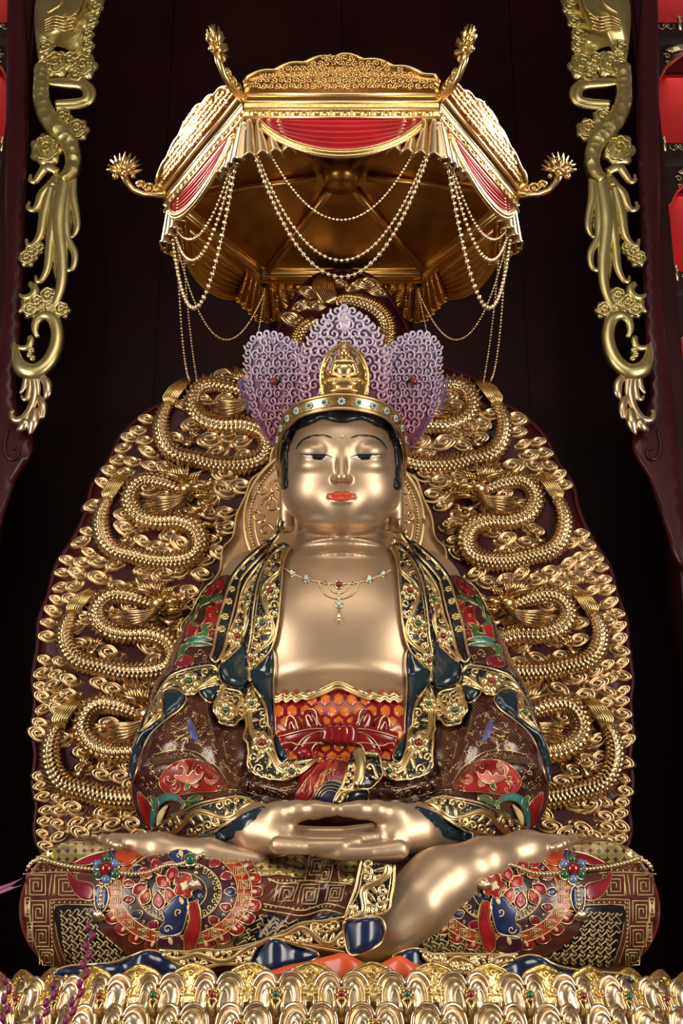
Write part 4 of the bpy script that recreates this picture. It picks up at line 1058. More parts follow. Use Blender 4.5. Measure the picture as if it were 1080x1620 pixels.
def knee(m):
    z = lambda L: m([(20+x/3.6, 1310+y/3.6) for x, y in L])
    c1 = lambda x, y: z([(x, y)])[0]
    co = motif('coin_panel', z([(132, 188), (165, 156), (220, 116), (300, 90), (400, 84), (500, 92), (620, 112), (560, 150), (470, 185), (340, 200), (220, 205)]), 'coin_gilt', P_lap, statue, .002, .001, 6, 6, .004)
    fm = MB(); fm2 = fm
    for (x, y, w_, h_) in ((135, 325, 110, 112), (305, 327, 125, 112), (148, 475, 95, 120), (165, 615, 92, 115), (195, 735, 80, 90), (88, 450, 28, 105), (102, 590, 28, 105)):
        c = c1(x, y); fm = MB(); fret(fm, c[0], c[1], w_/3.6, h_/3.6, P_lap, .003); fm.build('fret_square', 'gilt_paint', lap)
    ln = MB()
    for L in ([(60, 262), (150, 256), (250, 252), (390, 258)], [(215, 410), (330, 405), (470, 412)], [(240, 440), (350, 435), (470, 440)], [(215, 410), (215, 520), (235, 640), (275, 770)], [(240, 440), (245, 530), (262, 640), (305, 765)], [(100, 440), (105, 520), (125, 640), (165, 760)], [(225, 265), (215, 330), (210, 385)], [(245, 265), (238, 330), (232, 385)]):
        line(ln, z(L), P_lap, .0030, .002, 5, 4)
    dots(ln, z([(228+i*0, 430+i*24) for i in range(13)]) + z([(240+i*30, 424) for i in range(8)]) + z([(80+i*34, 240-4*sin(i)) for i in range(9)]), P_lap, .0055, .003)
    ln.build('gilt_border', 'gilt_paint', lap)
    # black key-lattice field
    lp_ = z([(250, 450), (475, 450), (500, 560), (560, 640), (660, 705), (730, 725), (640, 765), (500, 790), (330, 795), (300, 740), (262, 600)])
    lf = MB(); patch(lf, lp_, P_lap, .003, 0, 5, 6, .004); lo = lf.build('lattice_field', 'ink_black', statue)
    la = MB(); lattice(la, lp_, P_lap, .005, 9.5, .7 if c1(0, 0)[0] < 540 else pi/2+.85); la.build('gilt_lattice', 'gilt_paint', lo, kind='stuff')
    # round medallion
    cx, cy = m([(285, 1412)])[0]; sg = 1 if cx < 540 else -1
    AN = lambda a: a if sg > 0 else pi-a
    for k in range(26):
        a = 2*pi*k/26; p = (cx+126*cos(a), cy+126*.72*sin(a)); q = (cx+104*cos(a), cy+104*.72*sin(a))
        if not (1345 < p[1] < 1508): continue
        po_ = motif('medallion_petal', [(q[0]-9*sin(a), q[1]+7*cos(a)), (p[0]-11*sin(a), p[1]+8*cos(a)), (p[0]+5*cos(a), p[1]+4*sin(a)), (p[0]+11*sin(a), p[1]-8*cos(a)), (q[0]+9*sin(a), q[1]-7*cos(a))], 'paint_red' if k % 2 else 'paint_crimson', P_lap, statue, .006, .006, 6, 4, .0026)
        mb = MB(); patch(mb, petal_px((p[0]+q[0])/2, (p[1]+q[1])/2, a, -4, 8, 3), P_lap, .010, .001, 3, 3, .003, smooth=0); mb.build('petal_tip', 'paint_cream', po_)
    for (r0, r1, mat, off) in ((0, 42, 'paint_indigo', .005), (42, 66, 'paint_olive', .005), (66, 92, 'paint_plum', .006), (92, 114, 'paint_orange', .008)):
        mb = MB(); ringband(mb, cx, cy, r0, r1, 0, 2*pi, P_lap, off); mb.build('medallion_ring', mat, statue)
    gl = MB()
    for r in (42, 66, 92, 114): line(gl, [(cx+r*cos(a), cy+r*.72*sin(a)) for a in np.linspace(0, 2*pi, 40)], P_lap, .0032, .009, 5, 4)
    dots(gl, [(cx+63*cos(a), cy+63*.72*sin(a)) for a in np.linspace(0, 2*pi, 56)], P_lap, .0062, .009)
    gl.build('gilt_ring', 'gilt_paint', statue)
    for k in range(22):
        a = 2*pi*(k+.5)/22; x, y = cx+103*cos(a), cy+103*.72*sin(a); mb = MB(); fret(mb, x, y, 17, 12.5, P_lap, .011, .0024); mb.build('fret_square', 'gilt_paint', lap)
    for k in range(15):
        a = 2*pi*k/15; x, y = cx+79*cos(a), cy+79*.72*sin(a)
        motif('heart_petal', [(x+11*cos(a), y+8*sin(a)), (x+4*cos(a)-9*sin(a), y+3*sin(a)+7*cos(a)), (x-9*cos(a), y-7*sin(a)), (x+4*cos(a)+9*sin(a), y+3*sin(a)-7*cos(a))], 'paint_crimson' if k % 3 else 'paint_indigo', P_lap, statue, .011, .005, 5, 4, .0024)
    gs = MB(); rr_ = random.Random(4)
    for r, n_, q in ((58, 26, 5.0), (33, 14, 4.2), (20, 8, 3.6), (85, 15, 3.2)):
        for k in range(n_):
            a = 2*pi*(k+.5)/n_; line(gs, spiral(cx+r*cos(a), cy+r*.72*sin(a), q, 1.2, a, 1 if k % 2 else -1, n=10), P_lap, .0026, .0085, 2, 4, smooth=0)
    gs.build('gilt_scroll', 'gold_line', statue, kind='stuff')
    # red lotus cluster, blue leaves
    Z = lambda L: [(p[0], p[1]) for p in m([(20+x/3.6, 1310+y/3.6) for x, y in L])]
    for i, (x, y, r, a) in enumerate(((740, 350, 12, 2.6), (770, 390, 12, 2.0), (840, 410, 13, 1.5), (900, 385, 13, 1.2), (910, 280, 12, 5.2), (870, 320, 12, 3.8), (830, 240, 12, 4.3), (770, 270, 11, 3.5))):
        c = Z([(x, y)])[0]; a = AN(a)
        po_ = motif('lotus_petal', petal_px(c[0], c[1], a, -r*.9, r*1.2, r*.75), 'paint_red' if i % 2 else 'paint_crimson', P_lap, statue, .014, .008, 6, 3.2, .0028)
        mb = MB(); patch(mb, petal_px(c[0], c[1], a, -r*.5, r*.5, r*.3), P_lap, .0175, .001, 3, 2.6, .003, smooth=0); mb.build('petal_tip', 'paint_pink', po_)
    c = Z([(985, 340)])[0]; fo = motif('lotus_heart', flower_px(c[0], c[1], 19, 5), 'paint_red', P_lap, statue, .020, .010, 7, 3.5, .003)
    mb = MB(); patch(mb, flower_px(c[0], c[1], 8, 4, .4, .5), P_lap, .0245, .002, 3, 2.5, .004, smooth=0); mb.build('flower_eye', 'paint_cream', fo)
    for mat, L in (('paint_blue', [(930, 395), (985, 390), (1005, 440), (990, 520), (960, 590), (880, 605), (840, 575), (870, 530), (860, 470), (890, 440)]), ('paint_blue', [(890, 165), (960, 140), (1010, 160), (990, 230), (940, 220)]), ('paint_blue', [(480, 340), (540, 340), (555, 400), (530, 470), (490, 470), (475, 400)]), ('paint_blue', [(540, 150), (590, 140), (605, 190), (560, 200)]), ('paint_red', [(1000, 440), (1060, 430), (1075, 560), (1030, 690), (985, 680), (980, 600), (1010, 520)]), ('paint_plum', [(840, 620), (960, 610), (970, 690), (850, 690)]), ('paint_orange', [(560, 130), (640, 95), (730, 140), (700, 200), (620, 225)]), ('paint_crimson', [(322, 250), (375, 300), (470, 330), (475, 405), (420, 412), (370, 375), (335, 310)]), ('paint_crimson', [(360, 215), (450, 170), (540, 150), (540, 190), (470, 215), (420, 225)])):
        motif('painted_leaf', Z(L), mat, P_lap, statue, .016, .010, 8, 4, .003)
    for (x, y, r, a, h) in ((890, 570, 7, 0, 1), (950, 480, 6, 2, -1), (950, 180, 6, 1, 1), (515, 440, 5, 1, 1)):
        bs = MB(); c = Z([(x, y)])[0]; line(bs, spiral(c[0], c[1], r, 1.1, a, h*sg), P_lap, .003, .0205, 2, 4); bs.build('leaf_vein', 'paint_cream', statue)
    for x, y in ((965, 415), (905, 630), (960, 160)):
        bs = MB(); c = Z([(x, y)])[0]; patch(bs, petal_px(c[0], c[1], 1.2, -6, 7, 3.4), P_lap, .0205, .001, 3, 2.5, .004, smooth=0); bs.build('leaf_vein', 'paint_cream', statue)
knee(lambda p: [tuple(q) for q in p]); knee(lambda p: mir(p, 537))
# skirt folds in the middle
w4 = lambda L: [(300+x/3, 1330+y/3) for x, y in L]
PL = on_bvh([T_lap], 6.9)
motif('coin_panel', w4([(310, 130), (400, 85), (530, 80), (545, 170), (430, 165), (340, 170)]), 'coin_gilt', PL, statue, .005, .003, 6, 5, .004)
motif('coin_panel', w4([(705, 110), (790, 100), (785, 190), (720, 190)]), 'coin_gilt', PL, statue, .005, .003, 6, 5, .004)
for (x, y, w_, h_, sk) in ((455, 245, 95, 85, -.25), (565, 255, 85, 90, -.2), (690, 250, 80, 75, -.2), (600, 120, 80, 90, -.2), (640, 160, 60, 80, -.3)):
    mb = MB(); fret(mb, 300+x/3, 1330+y/3, w_/3, h_/3, PL, .003, .0032, sk); mb.build('fret_square', 'gilt_paint', lap)
ln = MB()
for L in ([(340, 325), (450, 345), (540, 355), (640, 330), (730, 350)], [(350, 300), (450, 318), (540, 330), (650, 300), (740, 322)], [(370, 180), (440, 205), (540, 190), (690, 200), (770, 210)], [(540, 80), (548, 170), (540, 190)], [(700, 100), (715, 195), (770, 200)]): line(ln, w4(L), PL, .004, .002, 4, 4)
dots(ln, w4([(360+i*22, 312+i*1.6) for i in range(9)]) + w4([(570+i*20, 318-i*1) for i in range(8)]) + w4([(380+i*20, 192-i*.4) for i in range(8)]), PL, .005, .003)
ln.build('gilt_border', 'gilt_paint', lap)
lp_ = w4([(330, 345), (450, 360), (540, 375), (700, 340), (725, 370), (530, 390), (450, 430), (330, 475), (210, 500), (240, 430)])
lf = MB(); patch(lf, lp_, PL, .003, 0, 5, 6, .004); lo = lf.build('lattice_field', 'ink_black', statue)
la = MB(); lattice(la, lp_, PL, .005, 9.5, -.5); la.build('gilt_lattice', 'gilt_paint', lo, kind='stuff')
# right of the shin: lattice field below the calf
lp_ = [(640, 1470), (690, 1468), (740, 1478), (790, 1492), (800, 1512), (720, 1512), (650, 1500), (625, 1490)]
lf = MB(); patch(lf, lp_, PL, .003, 0, 5, 6, .004); lo = lf.build('lattice_field', 'ink_black', statue); la = MB(); lattice(la, lp_, PL, .005, 9.5, .5); la.build('gilt_lattice', 'gilt_paint', lo, kind='stuff')
# ------------------------------------------------------------------ robe hem over the seat edge
PS = on_bvh([T_lap, T_hand], 6.75)
def on_front(Y0):
    return lambda x, y: (U(x, y, Y0), Vector((0, -1, .1)).normalized())
def wavy(a, ph=0., L=60): return lambda x, y: a*sin(2*pi*x/L+ph)
def cloth(name, poly, mat, Y0, off=.0, a=.02, L=70, label=None, rim=.006):
    pr = on_front(Y0); mb = MB(); patch(mb, poly, pr, off, .02, 14, 5, .04, fn=wavy(a, 0, L), smooth=1); o = mb.build(name, mat, statue)
    if label: o['label'] = label
    if rim:
        tr = BVHTree.FromPolygons(mb.v, mb.f); e = MB(); line(e, poly, lambda x, y: (lambda h: (h[0], Vector((0, -1, 0))) if h[0] is not None else (pr(x, y)[0]+Vector((0, -off-.01, 0)), Vector((0, -1, 0))))(tr.ray_cast(CAMP, ray(x, y).normalized())), rim, .0, 5, 5, closed=True, smooth=3); e.build('gilt_edge', 'gold_line', o)
    return o
YB = 6.50
z3 = lambda L: [(20+x/3.6, 1310+y/3.6) for x, y in L]; z6 = lambda L: [(640+x/2.571, 1310+y/2.571) for x, y in L]
cloth('hem_lining', z3([(250, 815), (330, 785), (560, 768), (660, 735), (740, 703), (800, 698), (880, 730), (960, 790), (900, 840), (300, 850)]), 'blue_lining', YB+.1, label='deep blue hem lining lapping the throne edge')
cloth('hem_lining', w4([(260, 590), (300, 540), (330, 490), (400, 466), (480, 488), (600, 530), (600, 560), (500, 600), (300, 640)]), 'blue_lining', YB-.02)
cloth('hem_lining', w4([(735, 380), (800, 372), (900, 365), (928, 430), (890, 500), (770, 545), (738, 470)]), 'blue_lining', YB-.06)
cloth('hem_lining', w4([(960, 560), (1010, 525), (1080, 512), (1150, 540), (1200, 590), (1100, 640), (1000, 640)]), 'blue_lining', YB)
cloth('hem_lining', z6([(290, 600), (380, 570), (470, 525), (540, 520), (620, 560), (720, 580), (900, 598), (880, 640), (300, 640)]), 'blue_lining', YB+.1)
PF = on_front(YB-.03)
band('hem_border', z3([(830, 695), (900, 700), (1000, 705), (1080, 690)]) + w4([(160, 520), (330, 480), (450, 430), (530, 392), (640, 380), (735, 362)]), z3([(850, 720), (930, 770), (1000, 800), (1080, 800)]) + w4([(150, 585), (270, 580), (320, 500), (400, 466), (520, 492), (745, 532)]), PF, [], off=.0, waves=7, phase=.6, vr=.014, curls=True)
band('hem_border', w4([(815, 95), (800, 160), (785, 230), (755, 310), (735, 370)]), w4([(972, 115), (968, 200), (955, 270), (930, 340), (760, 372)]), on_front(6.46), [], off=.0, waves=2.4, phase=1.0, vr=.016)
band('hem_border', z6([(60, 500), (110, 512), (220, 512), (330, 515), (460, 515)]), z6([(130, 560), (180, 578), (250, 590), (330, 580), (440, 535)]), PF, [], off=.0, waves=4, vr=.014)
# ------------------------------------------------------------------ lotus throne
TC = (0., 8.1); TR = 1.95; zt = U(540, 1537, TC[1]-TR).z
throne = thing('lotus_throne', 'round golden lotus throne of double-lobed petals set with red and green gems', 'throne', (0, TC[1], 0))
def lathe(prof, n=96):
    mb = MB(); G = [[(TC[0]+r*cos(2*pi*i/n), TC[1]+r*sin(2*pi*i/n), z) for r, z in prof] for i in range(n)]
    return mb.grid(G, close_u=True)
lathe([(0.001, zt-.12), (TR-.10, zt-.12), (TR-.08, zt-.14), (TR-.06, zt-.35), (TR-.12, zt-.75), (TR-.25, zt-.9), (1.5, zt-1.0), (1.45, .25), (1.9, .2), (1.9, 0), (0.001, 0)]).build('drum', 'gold_lotus_deep', throne)
def lproj(bulge, H):
    def f(x, y):
        u = x/115.; v = -y/H
        return Vector((x*.001, bulge*(u*u) + .05*(1-v)*(1-v)*-1 + .10*max(0, .35-v)**2*6, -y*.001)), Vector((0, -1, 0))
    return f
def petal_meshes(mat_rim, mat_in):
    pr = lproj(.03, 190); o = [(0, -140), (20, -174), (55, -188), (88, -174), (110, -138), (114, -70), (104, 10), (0, 14), (-104, 10), (-114, -70), (-110, -138), (-88, -174), (-55, -188), (-20, -174)]
    a = MB(); patch(a, o, pr, 0, .010, 30, 16, 0, smooth=0); ba = MB(); ba.v = a.v; ba.f = a.f
    body_me = local_mesh('petal', ba, mat_in)
    r = MB(); line(r, o, pr, .011, .004, 12, 6, closed=True, smooth=0)
    for s_ in (-1, 1):
        lobe = [(s_*9, 6), (s_*9, -112), (s_*20, -146), (s_*48, -164), (s_*78, -148), (s_*94, -108), (s_*92, -50), (s_*86, 6)]
        patch(r, lobe, pr, .006, .026, 34, 9, 0, smooth=0)
        line(r, lobe, pr, .0065, .010, 10, 6, closed=True, smooth=0)
        line(r, [(s_*34, 4), (s_*32, -90), (s_*48, -122), (s_*66, -92), (s_*64, 4)], pr, .0055, .033, 9, 6, smooth=0)
    rr = MB(); rr.v = r.v; rr.f = r.f; r = rr
    rim_me = local_mesh('petal_rim', r, mat_rim)
    c = MB()
    for q in (-1, 1):
        line(c, [(0, -92), (q*12, -122), (q*27, -114), (q*22, -98)], pr, .006, .03, 5, 5, smooth=0)
        line(c, [(0, -20), (q*10, -60), (q*17, -76), (q*5, -88)], pr, .007, .03, 5, 5, smooth=0)
    for k in range(5): c.ball(pr(15*cos(k*1.2566+.3), -100+15*sin(k*1.2566+.3))[0]+Vector((0, -.034, 0)), .010, 6, 4)
    orn_me = local_mesh('ornament', c, 'gold_bright')
    return body_me, rim_me, orn_me
pb_, prm, por = petal_meshes('gold_lotus', 'gold_lotus_in')
gm = MB().ball((0, -.056, .100), .016, 8, 6); gem_r = local_mesh('gem_red', gm, 'jewel_red'); gm2 = MB().ball((0, -.056, .100), .016, 8, 6); gem_g = local_mesh('gem_green', gm2, 'jewel_green')
NP = 48
# back row: filigree points between the hearts
bk = MB(); pr = lproj(.02, 190); patch(bk, [(0, -200), (40, -190), (78, -168), (100, -120), (100, 0), (-100, 0), (-100, -120), (-78, -168), (-40, -190)], pr, 0, .02, 26, 16, 0, smooth=0)
for (x, y, r, a, h) in ((-40, -140, 26, 0, 1), (40, -140, 26, 3.1, -1), (-20, -95, 20, 1, -1), (20, -95, 20, 2, 1), (0, -165, 14, 0, 1), (-66, -105, 18, 1, 1), (66, -105, 18, 2, -1)): line(bk, spiral(x, y, r, 1.3, a, h, n=12), pr, .006, .022, 6, 5, smooth=0)
line(bk, [(-100, -60), (-100, -120), (-78, -168), (-40, -190), (0, -202), (40, -190), (78, -168), (100, -120), (100, -60)], pr, .009, .004, 10, 6, smooth=0)
bko = MB(); bko.v = bk.v; bko.f = bk.f; back_me = local_mesh('back_petal', bko, 'gold_lotus_deep')
def ring_of(row, ztop, R0, tilt, half, hearts=True, s=1.0):
    for i in range(NP):
        a = -pi/2 + 2*pi*(i+(.5 if half else 0))/NP
        if sin(a) > .25: continue                     # the back of the throne is never seen
        p = Vector((TC[0]+R0*cos(a), TC[1]+R0*sin(a), ztop-.19*s))
        m4 = Matrix.Translation(p) @ Matrix.Rotation(a+pi/2, 4, 'Z') @ Matrix.Rotation(tilt, 4, 'X') @ Matrix.Diagonal((s*2*pi*R0/NP/.236*(.87 if hearts else 1), s, s, 1))
        if hearts:
            o = inst(pb_, 'petal', throne, m4); 
            for me, nm in ((prm, 'petal_rim'), (por, 'ornament'), (gem_r if (i % 2 == 0) else gem_g, 'gem')):
                c = bpy.data.objects.new(nm, me); COL.objects.link(c); c.parent = o
        else: inst(back_me, 'back_petal', throne, m4)
ring_of(0, zt+.022, TR+.0, -.08, True, False, 1.0)
ring_of(1, zt-.002, TR+.04, -.06, False)
ring_of(2, zt-.125, TR+.10, -.06, True)
# seat cloth showing at the front
sc_ = MB(); pr = lambda x, y: (U(x, y, 6.36), Vector((0, -1, 0)))
patch(sc_, [(405, 1545), (440, 1532), (480, 1522), (520, 1512), (545, 1508), (575, 1522), (600, 1524), (630, 1512), (655, 1524), (690, 1534), (720, 1550), (560, 1556)], pr, 0, .02, 14, 6, .05, fn=lambda x, y: .02*sin(x/14.), smooth=1)
tag(sc_.build('seat_cloth', 'orange_cloth'), 'bright orange cloth spread under the statue on the throne', 'cloth')
# ------------------------------------------------------------------ mandorla: maroon board, nine gilt dragons, clouds
YM = 8.90
mand = thing('mandorla', 'tall maroon halo board covered in gilded dragons and clouds, behind the statue', 'halo', U(526, 1400, YM))
halfL = [(526, 428), (500, 431), (470, 447), (440, 490), (418, 530), (392, 566), (340, 588), (296, 605), (262, 636), (228, 655), (192, 690), (172, 730), (146, 768), (138, 806), (118, 850), (88, 898), (78, 938), (62, 982), (60, 1022), (52, 1075), (56, 1110), (52, 1160), (57, 1195), (52, 1240), (59, 1275), (55, 1310), (64, 1345), (110, 1400), (160, 1500)]
outl = halfL + [(1052-x, y) for x, y in halfL[::-1][:-1]]
outl = [(x + (16 if y < 560 else 16*max(0, 1-(y-560)/60) if y < 620 else 0), y) for x, y in outl]
mb = MB(); patch(mb, outl, on_plane(YM), 0, .015, 8, 26, .06, smooth=0); mb.build('back_board', 'board_maroon', mand)
sc_b = MB(); line(sc_b, outl, on_plane(YM), .018, .0, 14, 6, closed=True, smooth=0); sc_b.build('board_edge', 'board_maroon', mand)
def dragon(mp, hand, flip=1, k0=1.0, closeup=False):
    """mp maps template px to scene px; relief stands on the board"""
    k = kpx(900, YM)*k0
    W = lambda x, y, d=0.: (lambda q: U(q[0], q[1], YM-d*k))(mp(x, y))
    path = spl([(172, 790, 9), (163, 802, 11), (158, 826, 13.5), (164, 853, 14.5), (180, 871, 14.5), (208, 879, 14.5), (244, 888, 15.5), (283, 888, 16.5), (308, 878, 17), (316, 855, 17), (305, 834, 16.5), (278, 824, 16), (244, 824, 16), (217, 814, 16), (205, 792, 16), (213, 770, 15.5), (232, 760, 14.5), (264, 765, 13), (292, 776, 12)], step=1.35)
    N = len(path); depth = [10+4*sin(i/N*2*pi*2.2) for i in range(N)]
    P = [W(p[0], p[1], dd) for p, dd in zip(path, depth)]
    b = MB(); n = 36; V = []
    for i in range(N):
        t = (P[min(i+1, N-1)]-P[max(i-1, 0)]).normalized(); u = Vector((0, -1, 0)); u = (u-t*u.dot(t)).normalized(); w_ = t.cross(u)
        for j in range(n):
            a = 2*pi*j/n; fv = (j % 3)/3.; ph = (i/5.0 + .5*((j//3) % 2)) % 1.0
            r = path[i][2]*k*(.84+.34*(1-ph)*(.35, 1., .35)[j % 3]*(1 if ph < .9 else .2))
            V.append(P[i]+(u*cos(a)*.85+w_*sin(a))*r)
    b.add(V, [(i*n+j, i*n+(j+1) % n, (i+1)*n+(j+1) % n, (i+1)*n+j) for i in range(N-1) for j in range(n)])
    body_ = b.build('dragon', 'gold_relief', mand)
    fin = MB()
    for i in range(6, N-10, 6):
        t = (P[i+1]-P[i-1]).normalized(); u = Vector((0, -1, 0)); w_ = t.cross(u).normalized(); r = path[i][2]*k
        c = P[i]+u*r*.62+w_*r*.62*hand
        tip = c+(u*.5+w_*hand)*r*.45+t*r*.25
        fin.add([c-t*2.6*k, c+t*2.6*k, c+u*2*k, tip], [(0, 2, 3), (2, 1, 3), (1, 0, 3)])
    fin.build('dorsal_fin', 'gold_relief', body_, smooth=False, kind='stuff')
    # tail tuft
    tf = MB()
    for q in range(7):
        s_ = q-3; tf.tube([W(169+s_*1.2, 795, 14), W(172+s_*3.4, 780, 21-abs(s_)*1.2), W(182+s_*3.6, 765, 18-abs(s_)), W(197+s_*2.6, 746+abs(s_)*1.5, 10)], [2.2*k, 2.9*k, 2.7*k, .6*k], 6)
    tf.tube([W(169, 798, 10), W(173, 780, 13), W(184, 764, 11), W(196, 752, 8)], [7*k, 12*k, 10*k, 3*k], 8, flat=.5)
    tf.build('tail_tuft', 'gold_bright', body_)
    # head, facing the statue
    Wh = lambda x, y, d=0.: W(302+(x-302)*1.28, 777+(y-777)*1.28, d*1.35+2)
    kb = k; k = k*1.25
    h = MB()
    h.ball(Wh(297, 774, 16), 11*k, 12, 8, (1.15, .9, .9)); h.ball(Wh(312, 772, 17), 8.5*k, 10, 7, (1.3, .9, .75)); h.ball(Wh(325, 768, 17), 6*k, 10, 6, (1.1, 1, .95))
    h.ball(Wh(314, 783, 15), 5.5*k, 10, 6, (1.9, .9, .55)); h.ball(Wh(326, 763, 20), 2.6*k, 6, 5); h.ball(Wh(303, 766, 25), 3.4*k, 8, 6); h.ball(Wh(306, 767, 28), 1.6*k, 6, 5)
    for q in range(5): h.ball(Wh(309+q*4.2, 778.5, 22), 1.5*k, 5, 4)
    h.tube([Wh(294, 766, 20), Wh(280, 757, 24), Wh(262, 752, 22)], [3*k, 2.4*k, .8*k], 6); h.tube([Wh(298, 763, 17), Wh(288, 750, 18), Wh(276, 742, 15)], [2.6*k, 2*k, .7*k], 6)
    for q in range(4): h.tube([Wh(300+q*3, 762, 20), Wh(303+q*3.5, 756-q, 22), Wh(309+q*4, 753-q, 18)], [2*k, 1.5*k, .5*k], 5)
    h.tube([Wh(328, 770, 18), Wh(340, 762, 20), Wh(347, 748, 16), Wh(343, 740, 14)], [1.4*k, 1.2*k, 1*k, .5*k], 5)
    h.tube([Wh(326, 776, 18), Wh(338, 786, 18), Wh(334, 800, 14)], [1.4*k, 1.1*k, .5*k], 5)
    h.build('head', 'gold_bright', body_)
    mn = MB()
    for q in range(11):
        e = q/10; x0, y0 = 300-6*e, 779+9*e
        mn.tube([Wh(x0, y0, 19-4*abs(e-.5)), Wh(282-4*e, 784+15*e, 20+2*(q%2)), Wh(262+4*e, 784+19*e, 16+3*(q%2)), Wh(242+8*e+3*sin(q*2.3), 785+22*e+2*sin(q*1.7), 10)], [1.8*k, 1.9*k, 1.6*k, .5*k], 6)
    for q in range(9):
        e = q/8; mn.tube([Wh(284+13*e, 766-1*e, 14), Wh(274+24*e, 752-3*sin(pi*e), 18), Wh(262+40*e+3*sin(q*2), 738+4*cos(q*1.9), 10)], [1.9*k, 1.9*k, .5*k], 6)
    mn.build('mane', 'gold_relief', body_)
    k = kb
    for (bx_, by_, ex, ey, bend, fan) in ((303, 800, 322, 802, 6, .45), (312, 842, 338, 832, -8, -.2), (196, 858, 205, 843, 5, -1.2)):
        lg = MB(); lg.tube([W(bx_-8, by_-4, 8), W((bx_+ex)/2, (by_+ey)/2+bend, 15), W(ex, ey, 14)], [6*k, 5.2*k, 3.8*k], 8)
        for q in range(4):
            a = fan+(q-1.5)*.55; lg.tube([W(ex, ey, 14), W(ex+8*cos(a), ey+8*sin(a), 19), W(ex+16*cos(a+.12), ey+16*sin(a+.12), 9)], [2.6*k, 2.3*k, .4*k], 6)
        lg.build('leg', 'gold_relief', body_)
    return path
occ = []
def rows():
    return [lambda x, y: (255+(x-159)*1.08, 606+(y-758)*1.0), lambda x, y: (x, y), lambda x, y: (103+(x-159)*1.09, 940+(y-758)*.95), lambda x, y: (80+(x-159)*1.12, 1112+(y-758)*1.16)]
for i, mp in enumerate(rows()):
    k0 = (1.0, 1.0, 1.05, 1.12)[i]
    for side in (0, 1):
        f_ = mp if side == 0 else (lambda x, y, mp=mp: (1052-mp(x, y)[0], mp(x, y)[1]))
        pth = dragon(f_, -1 if side == 0 else 1, k0=k0); occ += [f_(p[0], p[1]) + (13*k0,) for p in pth[::4]]
# the ninth dragon above the crown
topm = lambda x, y: (496+(x-172)*.02+ (y-790)*0, y)
tp = MB(); kk = kpx(500, YM)
Wt = lambda x, y, d=0.: U(x, y, YM-d*kk)
path = spl([(530, 478, 8), (545, 474, 10), (570, 478, 12), (596, 490, 13), (612, 510, 13), (614, 535, 13), (606, 560, 13), (580, 580, 13), (520, 585, 13), (480, 570, 13), (468, 545, 12), (478, 520, 11), (498, 508, 9)], step=1.35)
N = len(path); P = [Wt(p[0], p[1], 10) for p in path]; n = 36; V = []
for i in range(N):
    t = (P[min(i+1, N-1)]-P[max(i-1, 0)]).normalized(); u = Vector((0, -1, 0)); u = (u-t*u.dot(t)).normalized(); w_ = t.cross(u)
    for j in range(n):
        a = 2*pi*j/n; ph = (i/5.0+.5*((j//3) % 2)) % 1.0; r = path[i][2]*kk*(.84+.34*(1-ph)*(.35, 1., .35)[j % 3]*(1 if ph < .9 else .2)); V.append(P[i]+(u*cos(a)*.85+w_*sin(a))*r)
tp.add(V, [(i*n+j, i*n+(j+1) % n, (i+1)*n+(j+1) % n, (i+1)*n+j) for i in range(N-1) for j in range(n)])
td = tp.build('dragon', 'gold_relief', mand)
tf = MB()
for q in range(8):
    s_ = (q-3.5); tf.tube([Wt(532, 480, 12), Wt(520+s_*2.5, 474-s_*1.2, 16), Wt(510+s_*4.2, 452, 15), Wt(508+s_*3.2+4, 428+abs(s_)*2.2, 9)], [2.5*kk, 5*kk, 4.5*kk, .8*kk], 6)
tf.build('tail_tuft', 'gold_relief', td)
fin = MB()
for i in range(4, N-6, 3):
    t = (P[i+1]-P[i-1]).normalized(); u = Vector((0, -1, 0)); w_ = t.cross(u).normalized(); r = path[i][2]*kk; c = P[i]+u*r*.7-w_*r*.5
    fin.tube([c-w_*r*.3, c+w_*r*.5+u*r*.15], [1.6*kk, 2.2*kk], 5)
fin.build('dorsal_fin', 'gold_bright', td, kind='stuff')
occ += [(p[0], p[1], 13) for p in path[::4]] + [(515, 455, 16), (505, 440, 12), (520, 472, 12)]
# clouds: lens-shaped swirl
cm = MB(); nr, ns = 8, 18; V = [(0, -.42, 0)]
for i in range(1, nr+1):
    q = i/nr
    for j in range(ns):
        a = 2*pi*j/ns; r = q*(1+.32*abs(cos(a))**5); hgt = .42*sqrt(max(0, 1-q*q))+.13*cos(2*pi*2.0*q - a)*(1-q**6)
        V.append((r*cos(a)*1.14, -hgt, r*sin(a)*.86))
fs = [(0, 1+(j+1) % ns, 1+j) for j in range(ns)] + [(1+i*ns+j, 1+i*ns+(j+1) % ns, 1+(i+1)*ns+(j+1) % ns, 1+(i+1)*ns+j) for i in range(nr-1) for j in range(ns)]
cm.add(V, fs); cloud_me = local_mesh('cloud', cm, 'gold_cloud')
rnd = random.Random(21); placed = []
stat = [(395, 560), (470, 440), (600, 440), (690, 560), (690, 640), (650, 720), (705, 880), (770, 960), (850, 1180), (850, 1310), (1080, 1345), (1080, 1700), (0, 1700), (0, 1345), (225, 1310), (215, 1180), (300, 960), (370, 880), (440, 720), (395, 640)]
stat = [(410, 590), (430, 530), (490, 490), (545, 480), (600, 490), (660, 530), (690, 590), (650, 700), (715, 880), (780, 960), (850, 1200), (850, 1330), (1080, 1345), (1080, 1700), (0, 1700), (0, 1345), (225, 1330), (215, 1200), (300, 960), (350, 880), (400, 740), (440, 700)]
oc = np.array(occ)
